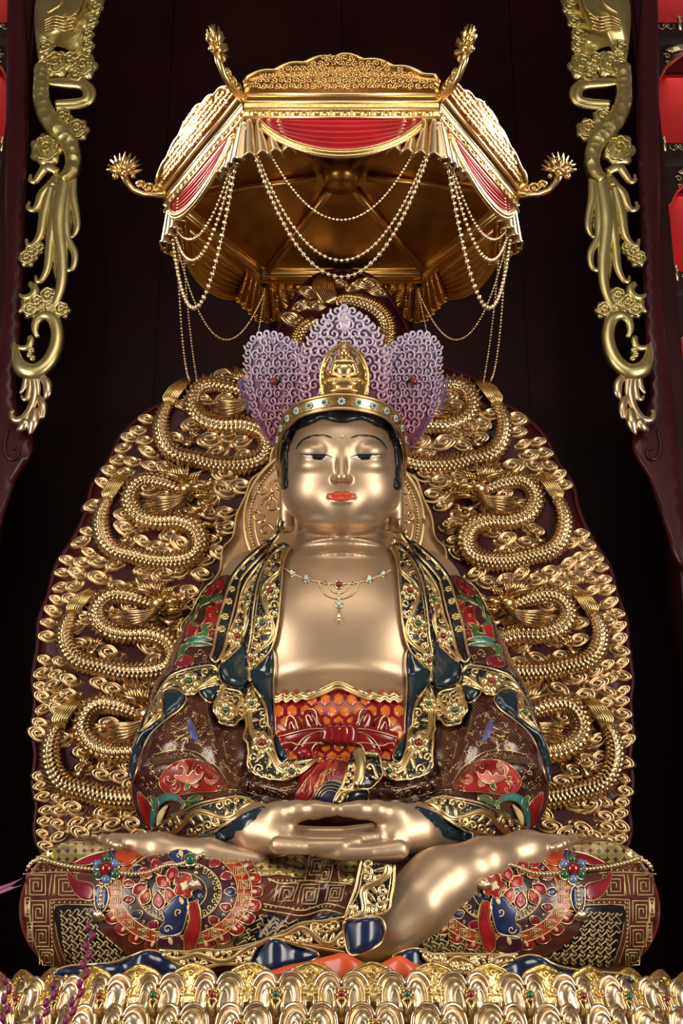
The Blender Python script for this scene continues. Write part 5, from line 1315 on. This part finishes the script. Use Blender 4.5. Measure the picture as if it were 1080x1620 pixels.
def try_cloud(x, y, r, gap=.80, inset=.7, occf=.9):
    if not in_poly(x, y, outl) or in_poly(x, y, stat): return
    if poly_dist([(x, y)], outl)[0] < r*inset: return
    d = np.sqrt((oc[:, 0]-x)**2+(oc[:, 1]-y)**2)
    if (d < oc[:, 2]*occf+r*.45).any(): return
    for (a, b, c) in placed:
        if (a-x)**2+((b-y)*1.25)**2 < ((c+r)*gap)**2: return
    placed.append((x, y, r))
bnd = spl(outl, step=20, closed=True)
for p in bnd:
    t = (526, p[1]+10)
    dx, dy = t[0]-p[0], t[1]-p[1]; l = math.hypot(dx, dy) or 1
    for ins in (15, 38): try_cloud(p[0]+dx/l*(ins+rnd.uniform(-2, 2)), p[1]+dy/l*ins+rnd.uniform(-3, 3), rnd.uniform(11, 14))
for _ in range(14000):
    if len(placed) >= 292: break
    try_cloud(rnd.uniform(50, 1010), rnd.uniform(430, 1345), rnd.uniform(14, 19) if _ < 5000 else rnd.uniform(9, 14), .68, .6, .5)
for (x, y, r) in placed:
    c = U(x, y, YM-.012); s_ = r*kpx(y, YM)
    m4 = Matrix.Translation(c) @ Matrix.Rotation(rnd.uniform(-.5, .5), 4, 'Y') @ Matrix.Diagonal((s_*(1 if x < 526 else -1), s_*1.3, s_*rnd.uniform(.9, 1.1), 1))
    inst(cloud_me, 'cloud', mand, m4)
# nimbus behind the head
YN = 8.76
cop = [(310, 960), (332, 925), (348, 902), (352, 868), (368, 850), (374, 815), (388, 785), (398, 758), (424, 738), (440, 700), (528, 650)]
cop = cop + [(1056-x, y) for x, y in cop[::-1][1:]] + [(740, 1010), (320, 1010)]
nb = MB(); patch(nb, cop, on_plane(YN), 0, .012, 8, 14, .03, smooth=0); nim = nb.build('nimbus', 'copper_panel', mand); nim['label'] = 'copper nimbus with a beaded ring behind the head'
e = MB(); line(e, cop, on_plane(YN), .008, .0, 8, 6, closed=True, smooth=0); e.build('nimbus_edge', 'gold_line', nim)
el2 = lambda r, n, a0=0, a1=2*pi: [(528+r*1.11*cos(a), 825+r*sin(a)) for a in np.linspace(a0, a1, n)]
e = MB()
for r, q in ((128, .014), (113, .008)): line(e, el2(r, 70), on_plane(YN), q, .008, 8, 6, smooth=0)
e.build('ring_moulding', 'gold_line', nim)
e = MB()
for x, y in el2(120, 150): e.ball(U(x, y, YN-.018), .0105, 6, 4)
e.build('bead_ring', 'gold_bead', nim, kind='stuff')
for s_ in (-1, 1):
    for (dx, y, r, a, h) in ((100, 800, 15, 0, 1), (108, 840, 16, 1, -1), (95, 870, 14, 2, 1), (120, 815, 10, 3, 1), (88, 770, 13, 1, 1), (112, 775, 9, 0, -1), (85, 835, 10, 2, -1), (70, 740, 12, 1, -1)):
        e = MB(); line(e, spiral(528+s_*dx, y, r, 1.3, a if s_ > 0 else pi-a, h*s_), on_plane(YN), .010, .01, 3, 6, smooth=0); e.build('relief_scroll', 'gold_relief', nim)
    for (dx, y, a) in ((98, 785, 1.2), (112, 825, .2), (96, 855, 2), (84, 805, 3)): e = MB(); patch(e, petal_px(528+s_*dx, y, a if s_ > 0 else pi-a, -10, 12, 5), on_plane(YN), .004, .02, 5, 4, 0, smooth=0); e.build('relief_leaf', 'gold_relief', nim)
# ------------------------------------------------------------------ canopy
CA = 1.142; CY = 7.964; CZ = ZC+5.15; SL = radians(60)
canopy = thing('canopy', 'gilded six-sided canopy with red swags, carved cresting and corner plumes over the statue', 'canopy', (0, CY, CZ))
def corner(i, r=CA):            # 0 front-left, 1 front-right, 2 right, 3 back-right, 4 back-left, 5 left
    a = radians(-120+60*i); return Vector((r*cos(a), CY+r*sin(a), 0))
def edge_frame(i):
    a, b = corner(i), corner((i+1) % 6); t = (b-a).normalized(); n = Vector((t.y, -t.x, 0))
    return a, b, t, n
def EP(i, u, out, z):           # point on edge i: u in 0..1 along, out metres outward, z above CZ
    a, b, t, n = edge_frame(i); return a+(b-a)*u+n*out+Vector((0, 0, CZ+z))
# ceiling with ribs and centre boss
mb = MB(); c0 = Vector((0, CY, CZ+.10))
G = []
for i in range(48):
    e = i/8; k = int(e) % 6; u = e-int(e); p = EP(k, u, -.03, .07)
    G.append([p, p.lerp(c0, .33)+Vector((0, 0, .05)), p.lerp(c0, .66)+Vector((0, 0, .09)), p.lerp(c0, .86)+Vector((0, 0, .11)), c0+(p-c0).normalized()*.12+Vector((0, 0, .13))])
mb.grid([g[::-1] for g in G], close_u=True); b = len(mb.v)
ceil = mb.build('soffit', 'gold_ceiling', canopy); ceil['label'] = 'bronze gold underside of the canopy'
for i in range(6):
    p = EP(i, 0, -.05, .05); MB().tube([p, p.lerp(c0, .45)+Vector((0, 0, .05)), p.lerp(c0, .85)+Vector((0, 0, .09))], .028, 6).build('rib', 'gold_ceiling', canopy)
MB().tube([c0+Vector((0, 0, .16)), c0+Vector((0, 0, .02))], [.14, .10], 24).build('boss', 'gold_ceiling', canopy)
# fascia panels
for i in range(6):
    L = (corner(1)-corner(0)).length; q = MB()
    prof = [(-.05, -.065), (.0, -.065), (.005, -.02), (.012, .0), (.012, .045), (.028, .06), (.028, .085), (.0, .095), (-.05, .095)]
    G = [[EP(i, u, o, z) for o, z in prof] for u in (0, .5, 1)]
    q.grid([g[::-1] for g in G]); fas = q.build('fascia', 'gold_bright', canopy, smooth=False)
    rl = MB()
    for o, z, r in ((.03, .075, .013), (.008, -.068, .010), (.014, -.018, .006), (.014, .03, .006)): rl.tube([EP(i, 0, o, z), EP(i, 1, o, z)], r, 6)
    rl.build('moulding', 'gold_line', fas)
    if i in (5, 0, 1):
        # key-fret band: one meander unit per block
        for k in range(9):
            u0 = .03+k*.105; w_ = .098; h0, h1 = -.060, -.014; g = MB()
            X = lambda s: u0+w_*s
            for A in (((0, 0), (0, 1), (.42, 1), (.42, .35), (.2, .35), (.2, .62)), ((.5, 1), (1, 1), (1, .0), (.58, 0), (.58, .62), (.82, .62), (.82, .32))):
                g.tube([EP(i, X(a), .010, h0+(h1-h0)*c) for a, c in A], .0062, 4)
            g.build('fret', 'gold_pale', fas, smooth=False)
        # cresting: lobed scroll panel, its darker gold painting the shadow behind the curls
        def top(u):
            s_ = abs(2*u-1); base = .06+.16*(1-s_**1.3)
            return base+.022*abs(sin(u*pi*6.5)) if s_ < .97 else .03
        G = []
        for k in range(61):
            u = k/60; G.append([EP(i, u, .02, .09), EP(i, u, .03+.02, .09+top(u)*.5), EP(i, u, .05+.03, .09+top(u)), EP(i, u, .05, .095+top(u)), EP(i, u, .0, .09)])
        cr = MB().grid([g[::-1] for g in G]).build('cresting', 'gold_ceiling', canopy)
        ed = MB(); ed.tube([EP(i, k/60, .075, .09+top(k/60)) for k in range(61)], .011, 6); ed.build('cresting_rim', 'gold_bright', cr)
        sp_ = MB(); rnd = random.Random(i); row = 0; z = .03; n_ = 0
        curl = MB(); pts = [((.12+.88*t)*cos(2*pi*1.4*t), -.2, (.12+.88*t)*sin(2*pi*1.4*t)) for t in np.linspace(0, 1, 14)]; curl.tube(pts, .2, 5)
        if i == 0: cr_me = local_mesh('cresting_curl', curl, 'gold_bright')
        while z < .23:
            u = .03+(.018 if row % 2 else 0)
            while u < .98:
                if z < top(u)-.018:
                    p = EP(i, u, .03+.045*z/.2, .09+z); a_, b_, t_, n__ = edge_frame(i); hand = 1 if u > .5 else -1
                    m4 = Matrix((t_*hand, -n__, Vector((0, 0, 1)))).transposed().to_4x4() @ Matrix.Rotation(rnd.uniform(0, 6), 4, 'Y') @ Matrix.Scale(.0225, 4); m4.translation = p+n__*.012
                    inst(cr_me, 'curl', cr, m4)
                u += .036
            z += .034; row += 1
    # swag drape: half-moon of red with a gilt hem, fluted pleats at the ends
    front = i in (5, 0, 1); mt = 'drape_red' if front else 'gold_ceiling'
    hemz = lambda s_: .03+.24*max(0, 1-(s_/.84)**2)**.85
    nu, nv = 48, 36; G = []
    for a in range(nu+1):
        s_ = -.83+1.66*a/nu; r = []
        for b_ in range(nv+1):
            v = b_/nv; d = hemz(s_)*v
            r.append(EP(i, .5+s_/2, .0+.014*sin(2*pi*6*v**1.2)*min(1, 6*v)*(1-s_*s_*.7)+.05*v*(1-s_*s_), -.07-d))
        G.append(r)
    sw = MB().grid([g[::-1] for g in G]).build('swag', mt, canopy)
    hp = [g[-1]+Vector((0, 0, -.004)) for g in G]
    hm = MB().tube(hp, .016, 8); hm.tube([p+Vector((0, 0, -.022)) for p in hp], .013, 6); hm.tube([p+Vector((0, 0, .022)) for p in hp], .006, 6)
    hm.build('hem', 'gold_bright' if front else 'gold_ceiling', sw)
    for s0 in (-.95, -.85, -.75, -.65, .65, .75, .85, .95):
        sg = 1 if s0 > 0 else -1; P_ = []; L_ = .27-.05*(1-abs(s0))/.4
        for b_ in range(9):
            v = b_/8; row = []
            for a in range(9):
                t = a/8*2-1; lean = -sg*.10*v*(1.02-abs(s0))*1.6
                row.append(EP(i, .5+s0/2+t*.022*(1+.8*v)+lean, -.026+.030*(1+.9*v)*sqrt(max(0, 1-t*t))+.008*v, -.065-L_*v-.018*v*abs(t)))
            P_.append(row)
        MB().grid(P_).tube(P_[-1], .008, 5).build('pleat', 'gold_lotus' if front else 'gold_ceiling', sw)
# corner plumes
def plume(i):
    d = corner(i)-Vector((0, CY, 0)); d.normalize(); o = corner(i)+Vector((0, 0, CZ+.06)); up = Vector((0, 0, 1)); sd = d.cross(up)
    W = lambda r, z, s_=0.: o+d*r+up*z+sd*s_
    st = MB(); st.tube([W(-.05, .0), W(.06, -.005), W(.14, .0), W(.21, .03), W(.262, .09), W(.285, .15)], [.030, .024, .020, .020, .022, .026], 8)
    s0 = st.build('plume', 'gold_bright', canopy)
    for (r, z, q) in ((.06, .045, .035), (.12, .05, .042), (.175, .075, .035), (.02, .03, .025)):
        mb = MB(); mb.tube([W(r+(.2+.8*t)*q*cos(8.5*t+2), z+(.2+.8*t)*q*sin(8.5*t+2)) for t in np.linspace(0, 1, 16)], .0095, 6); mb.ball(W(r, z), .014, 6, 5); mb.build('scroll', 'gold_bright', s0)
    fan = MB()
    for k in range(11):
        a = radians(8+164*k/10); R_ = .135*(1-.12*abs(k-5)/5)
        fan.tube([W(.285, .16), W(.285+R_*.55*cos(a), .17+R_*.62*sin(a), .02*sin(k*2)), W(.285+R_*cos(a), .17+R_*1.15*sin(a))], [.012, .018, .004], 6)
    for k in range(7):
        a = radians(20+140*k/6); fan.tube([W(.285, .155, .012), W(.285+.075*cos(a), .165+.08*sin(a), .014)], [.016, .006], 6)
    fan.ball(W(.285, .16), .035, 10, 6); fan.ball(W(.34, .135), .022, 8, 5); fan.ball(W(.225, .14), .02, 8, 5); fan.build('fan', 'gold_bright', s0)
for i in (5, 0, 1, 2): plume(i)
# brackets that tie the canopy to the wall behind
for s_ in (-1, 1):
    x0, x1 = sorted((s_*.22, s_*.56)); z1 = U(540, 450, 8.96).z; z0 = z1-.24
    br = MB().box((x0, 8.98, z0), (x1, 9.02, z1)).box((x0+.02, 8.98, z1-.05), (x1-.02, 10.33, z1-.01)); o = br.build('bracket', 'gold_plaque', canopy, smooth=False)
    for k in range(3): MB().ball((s_*.46, 8.975, z0+.05+.07*k), .016, 8, 5).build('rivet', 'gold_ceiling', o)
# ------------------------------------------------------------------ bead chains
def hang(a, b, sag, n=60):
    a, b = Vector(a), Vector(b); out = []
    for i in range(n+1):
        t = i/n; p = a.lerp(b, t); out.append(p-Vector((0, 0, sag*4*t*(1-t))))
    return out
def chain(a, b, sag, r, label, group=None, wob=0.):
    P = hang(a, b, sag, 80); S = spl([tuple(p) for p in P], step=r*2.25); mb = MB()
    for i, p in enumerate(S): mb.ball(p, r*(1.0 if i % 2 else .82), 6, 4)
    mb.tube([tuple(p) for p in S[::2]], r*.25, 3)
    o = mb.build('bead_chain', 'gold_bead', None, loc=Vector(a)); tag(o, label, 'bead chain', group); return o
FL, FR = corner(0, CA-.03)+Vector((0, 0, CZ-.10)), corner(1, CA-.03)+Vector((0, 0, CZ-.10)); LL, RR = corner(5, CA-.03)+Vector((0, 0, CZ-.10)), corner(2, CA-.03)+Vector((0, 0, CZ-.10))
zof = lambda py, Y: U(540, py, Y).z
sagf = lambda py: FL.z-zof(py, FL.y)
chain(FL+Vector((.06, 0, 0)), FR-Vector((.06, 0, 0)), sagf(348), .0105, 'thin gold bead chain slung highest across the canopy front')
chain(FL, FR, sagf(412), .0145, 'gold bead chain slung across the canopy front between the other two')
chain(FL-Vector((.01, .02, 0)), FR+Vector((.01, -.02, 0)), sagf(441), .017, 'thick gold bead chain slung lowest across the canopy front')
for s_, A, B, w_ in ((-1, FL, LL, 'beside the dragon halo side where the plume points outward'), (1, FR, RR, '')):
    for sag, r, nm in ((.42, .0125, 'short'), (.58, .0145, 'middle'), (.92, .017, 'long')):
        chain(A+Vector((s_*.03, .02, 0)), B, sag, r, nm+' gold bead chain swagged from front corner to side corner of the canopy', 'side bead chains of the canopy')
    back = corner(4 if s_ < 0 else 3, CA-.05)+Vector((0, 0, CZ-.12))
    chain(B, back, .62, .009, 'fine gold bead chain swagged along the rear edge of the canopy', 'rear bead chains of the canopy')
    e1 = U(526+s_*226 if s_ < 0 else 768, 600, 8.86)
    m1 = B+Vector((-s_*.04, .05, -.06)); chain(m1, U(300 if s_ < 0 else 776, 602, 8.84), .22, .010, 'gold bead chain hanging from the canopy side corner to the halo top', 'bead chains reaching the halo')
    chain(m1+Vector((-s_*.03, .02, 0)), U(312 if s_ < 0 else 764, 606, 8.84), .10, .009, 'gold bead chain hanging from the canopy side corner to the halo top', 'bead chains reaching the halo')
    chain(back, U(402 if s_ < 0 else 684, 560, 8.86), .03, .009, 'gold bead chain dropping from the rear canopy corner beside the crown', 'short bead chains beside the crown')
# ------------------------------------------------------------------ gilt phoenix carvings hung on the posts
def carving(m, label):
    Yc = 9.02; PJ = on_plane(Yc)
    root = thing('phoenix_carving', label, 'carving', U(*m([(1010, 700)])[0], Yc), 'gilt phoenix carvings on the posts')
    q5 = lambda L: m([(880+x/4.5, y/4.5) for x, y in L]); q3 = lambda L: m([(880+x/3, 360+y/3) for x, y in L])
    k = lambda y: kpx(y, Yc)
    def pt(name, L, puff=.03, pw=10, mat='gold_carving', step=5, parent=root, off=.0, holes=()):
        mb = MB(); patch(mb, L, PJ, off, puff, pw, step, .05, smooth=0, holes=holes); return mb.build(name, mat, parent)
    def tb(name, L, rad, mat='gold_carving', d=.02, parent=root, n=8, flat=.8):
        A = spl([tuple(p)+(r,) for p, r in zip(L, rad)], step=4); mb = MB()
        mb.tube([U(a[0], a[1], Yc-d) for a in A], [max(.6, a[2]*(1.4 if name == 'tail_feather' else 1.22))*k(a[1]) for a in A], n, flat=flat); return mb.build(name, mat, parent)
    def cl(c, r, lobes=6, parent=root, rot=0.):
        r *= 1.3; x, y = c; L = flower_px(x, y, r, lobes, rot, .22); o = pt('cloud', L, .022, r*.35, 'gold_carving', max(2.5, r*.25), parent)
        mb = MB(); line(mb, flower_px(x, y, r*.66, lobes, rot+.4, .2), PJ, .010, .03, 3, 6, closed=True, smooth=0); line(mb, spiral(x, y, r*.36, 1.4, rot, 1), PJ, .012, .036, 2, 6, smooth=0); mb.build('swirl', 'gold_carving', o); return o
    # dark red backing board, tapering to a scrolled tip
    bb = MB(); patch(bb, q3([(420, -1200), (475, -1200), (490, -300), (500, 300), (560, 900), (600, 1300), (640, 1620), (560, 1575), (522, 1450), (470, 1290), (432, 1180), (368, 1085), (358, 1000), (400, 940), (440, 800), (420, 500), (400, 0), (380, -600)]), on_plane(Yc+.06), 0, .01, 8, 14, .06, smooth=0); bd_ = bb.build('backing_board', 'lacquer_red', root)
    mb = MB(); line(mb, q3([(480, 960), (495, 1040), (480, 1090), (448, 1100), (428, 1075), (440, 1045), (455, 1050)]), on_plane(Yc+.04), .012, 0, 4, 6, smooth=0); mb.build('incised_scroll', 'lacquer_red', bd_)
    # wing and shoulder
    w_ = pt('wing', q5([(60, -60), (55, 80), (95, 170), (130, 260), (115, 370), (180, 382), (260, 372), (300, 350), (380, 330), (410, 400), (500, 430), (492, -60)]), .035, 14, holes=[q5([(212, 230), (262, 235), (270, 300), (245, 338), (212, 300)])])
    mb = MB()
    for (a, b, c) in (((150, 0), (185, 120), (260, 240)), ((175, 0), (210, 90), (290, 170)), ((300, 0), (340, 60), (430, 120))): line(mb, q5([a, b, c]), PJ, .014, .04, 4, 6, smooth=0)
    for r_ in range(5): line(mb, q5([(215+10*r_, 120+26*r_), (300, 150+24*r_), (380, 140+22*r_), (450, 175+18*r_)]), PJ, .009, .042, 4, 5, smooth=0)
    mb.build('feather_ridge', 'gold_bright', w_)
    for c, r in (((90, 60), 44), ((120, 160), 40), ((150, 250), 42), ((150, 330), 44), ((455, 345), 48), ((110, 20), 36)): cl(q5([c])[0], r/4.5, 5)
    for c, r in (((180, 475), 84), ((270, 440), 60), ((375, 460), 84), ((450, 480), 55), ((230, 545), 56), ((470, 545), 45)): cl(q5([c])[0], r/4.5, 6)
    tb('cloud_hook', q5([(445, 590), (340, 600), (200, 612), (155, 650), (160, 705), (220, 728), (380, 735)]), [3, 6, 7, 7, 6.5, 6, 5], flat=.7)
    tb('cloud_hook', q5([(440, 570), (340, 575), (210, 580), (125, 640), (135, 720), (220, 755), (380, 765)]), [3, 5, 6, 6, 6, 5, 4], d=.01, flat=.6)
    tb('phoenix_body', q5([(480, 470), (482, 600), (474, 730), (425, 850), (345, 935), (275, 1030), (252, 1140), (270, 1230), (330, 1290)]), [9, 10, 11.5, 12.5, 13.5, 11.5, 10.5, 11, 9], 'gold_scale', d=.035, n=14)
    for c, r in (((222, 930), 72), ((325, 840), 60), ((440, 1070), 100)): cl(q5([c])[0], r/4.5, 7)
    pl_ = MB(); patch(pl_, m([(938, 283), (955, 272), (974, 282), (988, 305), (993, 335), (985, 372), (974, 400), (966, 440), (958, 455), (951, 430), (944, 395), (934, 350), (934, 315)]), PJ, .0, .03, 12, 4, .04, smooth=0, fn=lambda x, y: .010*sin((x-963+.12*abs(y-360))*.9)); pl_.build('tail_plate', 'gold_carving', root)
    feats = [([(960, 273), (978, 265), (989, 277), (997, 288), (1004, 285), (1003, 276)], [5, 6, 5, 4, 3, 1.6]), ([(966, 289), (984, 305), (992, 325), (1000, 333), (1008, 328), (1005, 319)], [5, 6, 5, 4, 3, 1.6]), ([(936, 282), (937, 311), (931, 340), (930, 362), (937, 375), (943, 371)], [5, 6, 4.5, 4, 2.6, 1.6]),
             ([(950, 285), (958, 330), (959, 362), (954, 410), (955, 450), (965, 480), (980, 493)], [8, 10, 9, 7.5, 6.5, 5, 2]), ([(972, 295), (982, 335), (988, 370), (998, 386), (1008, 388), (1010, 378)], [6, 6, 5, 4, 3, 1.8]), ([(946, 300), (948, 350), (945, 377), (934, 400), (935, 421), (943, 428), (948, 422)], [5, 6, 5, 4.5, 4, 3, 1.6]),
             ([(965, 300), (968, 350), (973, 387), (977, 423), (986, 443), (994, 445), (995, 436)], [6, 7, 5.5, 4.5, 3.6, 2.8, 1.6]), ([(942, 290), (946, 320), (948, 345)], [4, 4, 1.5]), ([(968, 292), (975, 320), (978, 350)], [4, 4, 1.5])]
    for L, rd in feats: tb('tail_feather', m(L), rd, 'gold_carving', d=.03, flat=.6)
    for c, r in (((360, 120), 34), ((385, 150), 36), ((330, 100), 26), ((222, 395), 36), ((285, 330), 40), ((335, 365), 42), ((280, 385), 36), ((370, 395), 34)): cl(q3([c])[0], r/3, 6)
    tb('leaf_hook', q3([(375, 265), (350, 290), (360, 325), (395, 335), (425, 318)]), [4, 6, 6.5, 5, 2]); tb('leaf_hook', q3([(408, 345), (400, 375), (425, 405)]), [3, 5, 3])
    tb('crescent', q3([(335, 522), (350, 490), (342, 445), (305, 418), (262, 438), (244, 500), (252, 570), (285, 640), (340, 685), (395, 680), (430, 640), (446, 545)]), [3, 4.5, 6, 7.5, 8.5, 9, 9.5, 10.5, 11.5, 11.5, 9, 1.5], d=.03, n=10)
    tb('leaf_hook', q3([(375, 518), (368, 540), (385, 572), (425, 570), (440, 555)]), [4, 5, 5, 3.5, 1.5])
    for c, r in (((365, 590), 14), ((372, 612), 12), ((358, 628), 12)): cl(q3([c])[0], r/3, 5)
    for L, rd in (([(360, 705), (350, 780), (365, 850), (400, 905), (445, 915), (462, 885), (448, 868)], [5, 6, 6, 6, 5, 4, 2.5]), ([(375, 705), (375, 770), (395, 820), (415, 800)], [4, 4.5, 3.5, 2]), ([(390, 700), (400, 750), (420, 790)], [4, 4, 2]), ([(320, 705), (292, 740), (290, 790), (305, 812)], [5, 6.5, 6, 3]), ([(335, 800), (312, 850), (318, 910)], [4, 6.5, 4]), ([(350, 860), (358, 930), (375, 985)], [6, 9, 2]), ([(390, 915), (410, 950), (440, 960)], [7, 7, 2]), ([(345, 700), (335, 770), (345, 830)], [4, 4, 3])):
        tb('acanthus_leaf', q3(L), rd, 'gold_lotus', d=.025)
    return root
carving(lambda L: [tuple(p) for p in L], 'gilt openwork phoenix carving with curling tail feathers and crescent scroll on a dark post')
carving(lambda L: mir(L, 526), 'gilt openwork phoenix carving with curling tail feathers and crescent scroll on a dark post')
# ------------------------------------------------------------------ beaded garlands on the knees and necklace
def garland(m, label):
    z = lambda L: m([(20+x/3.6, 1310+y/3.6) for x, y in L]); c0 = P_lap(*z([(545, 255)])[0])
    root = thing('knee_garland', label, 'garland', c0[0], 'jewelled bead garlands on the knees')
    A = spl(z([(95, 222), (112, 200), (135, 187), (170, 188), (240, 210), (310, 227), (390, 240), (470, 248)]), step=5.6); B_ = spl(z([(615, 268), (690, 275), (770, 270), (830, 248), (890, 228), (950, 225), (1000, 205), (1060, 180), (1100, 165)]), step=5.6)
    for S_ in (A, B_):
        mb = MB(); Q_ = [(lambda cn: cn[0]+cn[1]*.02)(P_lap(p[0], p[1])) for p in S_]
        for c in Q_: mb.ball(c, .0125, 8, 5)
        mb.tube(Q_, .003, 3); mb.build('bead_strand', 'gold_bead', root)
    x, y = z([(545, 252)])[0]; rs = MB(); c, n = P_lap(x, y); br_ = rs.ball(c+n*.028, .036, 12, 8).build('brooch', 'jewel_red', root)
    cols = ['jewel_green', 'jewel_blue', 'jewel_green', 'jewel_blue', 'jewel_green', 'jewel_blue']
    for k in range(6):
        a = 2*pi*k/6+.5; px, py = x+15*cos(a), y+15*sin(a); c, n = P_lap(px, py); MB().ball(c+n*.026, .023, 10, 6).build('stone', cols[k], br_)
        g = MB(); line(g, [(px+7*cos(t), py+7*sin(t)) for t in np.linspace(0, 2*pi, 13)], P_lap, .005, .022, 3, 5, smooth=0); g.build('setting', 'gold_bead', br_)
    x2, y2 = z([(1012, 200)])[0]; c, n = P_lap(x2, y2); b2 = MB().ball(c+n*.024, .026, 10, 7).build('brooch', 'jewel_green', root); g = MB(); line(g, [(x2+9*cos(t), y2+9*sin(t)) for t in np.linspace(0, 2*pi, 13)], P_lap, .007, .02, 3, 5, smooth=0); g.build('setting', 'gold_bead', b2)
    for (xs, ys, ye) in ((515, 345, 462), (1050, 240, 300)):
        d = MB(); p0 = z([(xs, ys)])[0]; p1 = z([(xs-10, ye)])[0]; n_ = max(2, int((p1[1]-p0[1])/6.2))
        for i in range(n_): c, n = P_lap(p0[0]+(p1[0]-p0[0])*i/n_, p0[1]+(p1[1]-p0[1])*i/n_); d.ball(c+n*.02, .012, 8, 5)
        d.build('drop', 'gold_bead', root); t = MB()
        for q in range(-3, 4):
            a, n = P_lap(p1[0], p1[1]); b, n2 = P_lap(p1[0]+q*3.2, p1[1]+18-abs(q)*1.2); t.tube([a+n*.02, a.lerp(b, .5)+n*.034, b+n2*.024], [.006, .010, .008], 6)
        t.build('tassel', 'gold_lotus', root)
garland(lambda L: [tuple(p) for p in L], 'gold bead garland with gem brooch and tassel on the knee beside the pink plume')
garland(lambda L: mir(L, 537), 'gold bead garland with gem brooch and tassel on the knee below the bare shin')
nk = thing('necklace', 'fine gold bead necklace with red and clear stones on the statue chest', 'necklace', P_skin(536, 920)[0])
zz3 = lambda L: [(200+x/3, 840+y/3) for x, y in L]
mb = MB()
NL = [[(755, 185), (790, 205), (850, 230), (910, 243), (960, 250), (1010, 255), (1060, 250), (1110, 245), (1160, 230), (1210, 210), (1250, 190)], [(915, 250), (935, 295), (970, 315), (1008, 322), (1045, 315), (1080, 295), (1100, 250)], [(960, 255), (975, 285), (1008, 297), (1040, 285), (1055, 255)], [(1008, 300), (1008, 345)]]
for L in NL:
    for p in spl(zz3(L), step=3.0): c, n = P_skin(p[0], p[1]); mb.ball(c+n*.006, .0062, 6, 4)
mb.build('bead_strand', 'gold_bead', nk, kind='stuff')
for (x, y, r, mt) in ((788, 205, 5, 'jewel_clear'), (855, 230, 5.5, 'jewel_clear'), (1008, 257, 6.5, 'jewel_red'), (945, 248, 2.6, 'jewel_red'), (1070, 248, 2.6, 'jewel_red'), (1008, 348, 6, 'jewel_clear'), (1150, 232, 5.5, 'jewel_clear'), (1215, 208, 5, 'jewel_clear')):
    px, py = zz3([(x, y)])[0]; c, n = P_skin(px, py); st_ = MB().ball(c+n*.010, r*.0026, 10, 6).build('stone', mt, nk)
    g = MB(); line(g, [(px+r*.95*cos(t), py+r*.95*sin(t)) for t in np.linspace(0, 2*pi, 11)], P_skin, .0045, .007, 2.5, 5, smooth=0); g.build('setting', 'gold_bead', st_)
d = MB(); c, n = P_skin(*zz3([(1008, 370)])[0]); e, n2 = P_skin(*zz3([(1008, 425)])[0]); d.tube([c+n*.01, e+n2*.012], [.004, .012], 8); d.ball(e+n2*.012, .014, 8, 6); d.build('pendant', 'gold_bead', nk)
# ------------------------------------------------------------------ offerings in front: bud sprays and a plume
def spray(pts, label):
    A = spl([U(x, y, 5.9) for x, y in pts], step=.012); A = [Vector(a) for a in A]
    base = A[-1]; root = thing('bud_spray', label, 'flower spray', base, 'magenta bud sprays before the throne')
    MB().tube(A, .0035, 5).build('stem', 'magenta_bud', root)
    for i in range(1, len(A)-1, 3):
        s_ = 1 if (i//3) % 2 else -1; t = (A[i-1]-A[i]).normalized(); b = MB(); o = A[i]+Vector((s_*.006, 0, 0))
        b.tube([o-t*.004, o+t*.010+Vector((s_*.004, 0, 0)), o+t*.024+Vector((s_*.007, 0, 0)), o+t*.038+Vector((s_*.008, 0, 0))], [.004, .011, .010, .002], 7); b.build('bud', 'magenta_bud', root)
spray([(144, 1468), (138, 1510), (130, 1555), (116, 1590), (106, 1625), (100, 1690)], 'tall drooping spray of magenta buds crossing the throne petals')
spray([(88, 1560), (78, 1585), (66, 1610), (58, 1640), (55, 1700)], 'short slanted spray of magenta buds before the petals')
spray([(12, 1552), (10, 1580), (8, 1610), (10, 1640), (14, 1700)], 'upright spray of magenta buds next to the outermost throne petals')
A = [U(x, y, 6.6) for x, y in ((-60, 1432), (-30, 1420), (-6, 1412), (14, 1404))]
pl = thing('pink_plume', 'dusty pink feathery plume beside the painted knee', 'plume', A[0]); MB().tube(A, [.006, .005, .004, .002], 5).build('quill', 'pink_plume', pl)
for i, p in enumerate(spl([tuple(a) for a in A], n=26)):
    p = Vector(p)
    for s_ in (-1, 1):
        mb = MB(); mb.tube([p, p+Vector((.03, -.005, s_*.012+.012)), p+Vector((.06, 0, s_*.016+.026))], [.003, .0035, .0008], 5); mb.build('barb', 'pink_plume', pl)
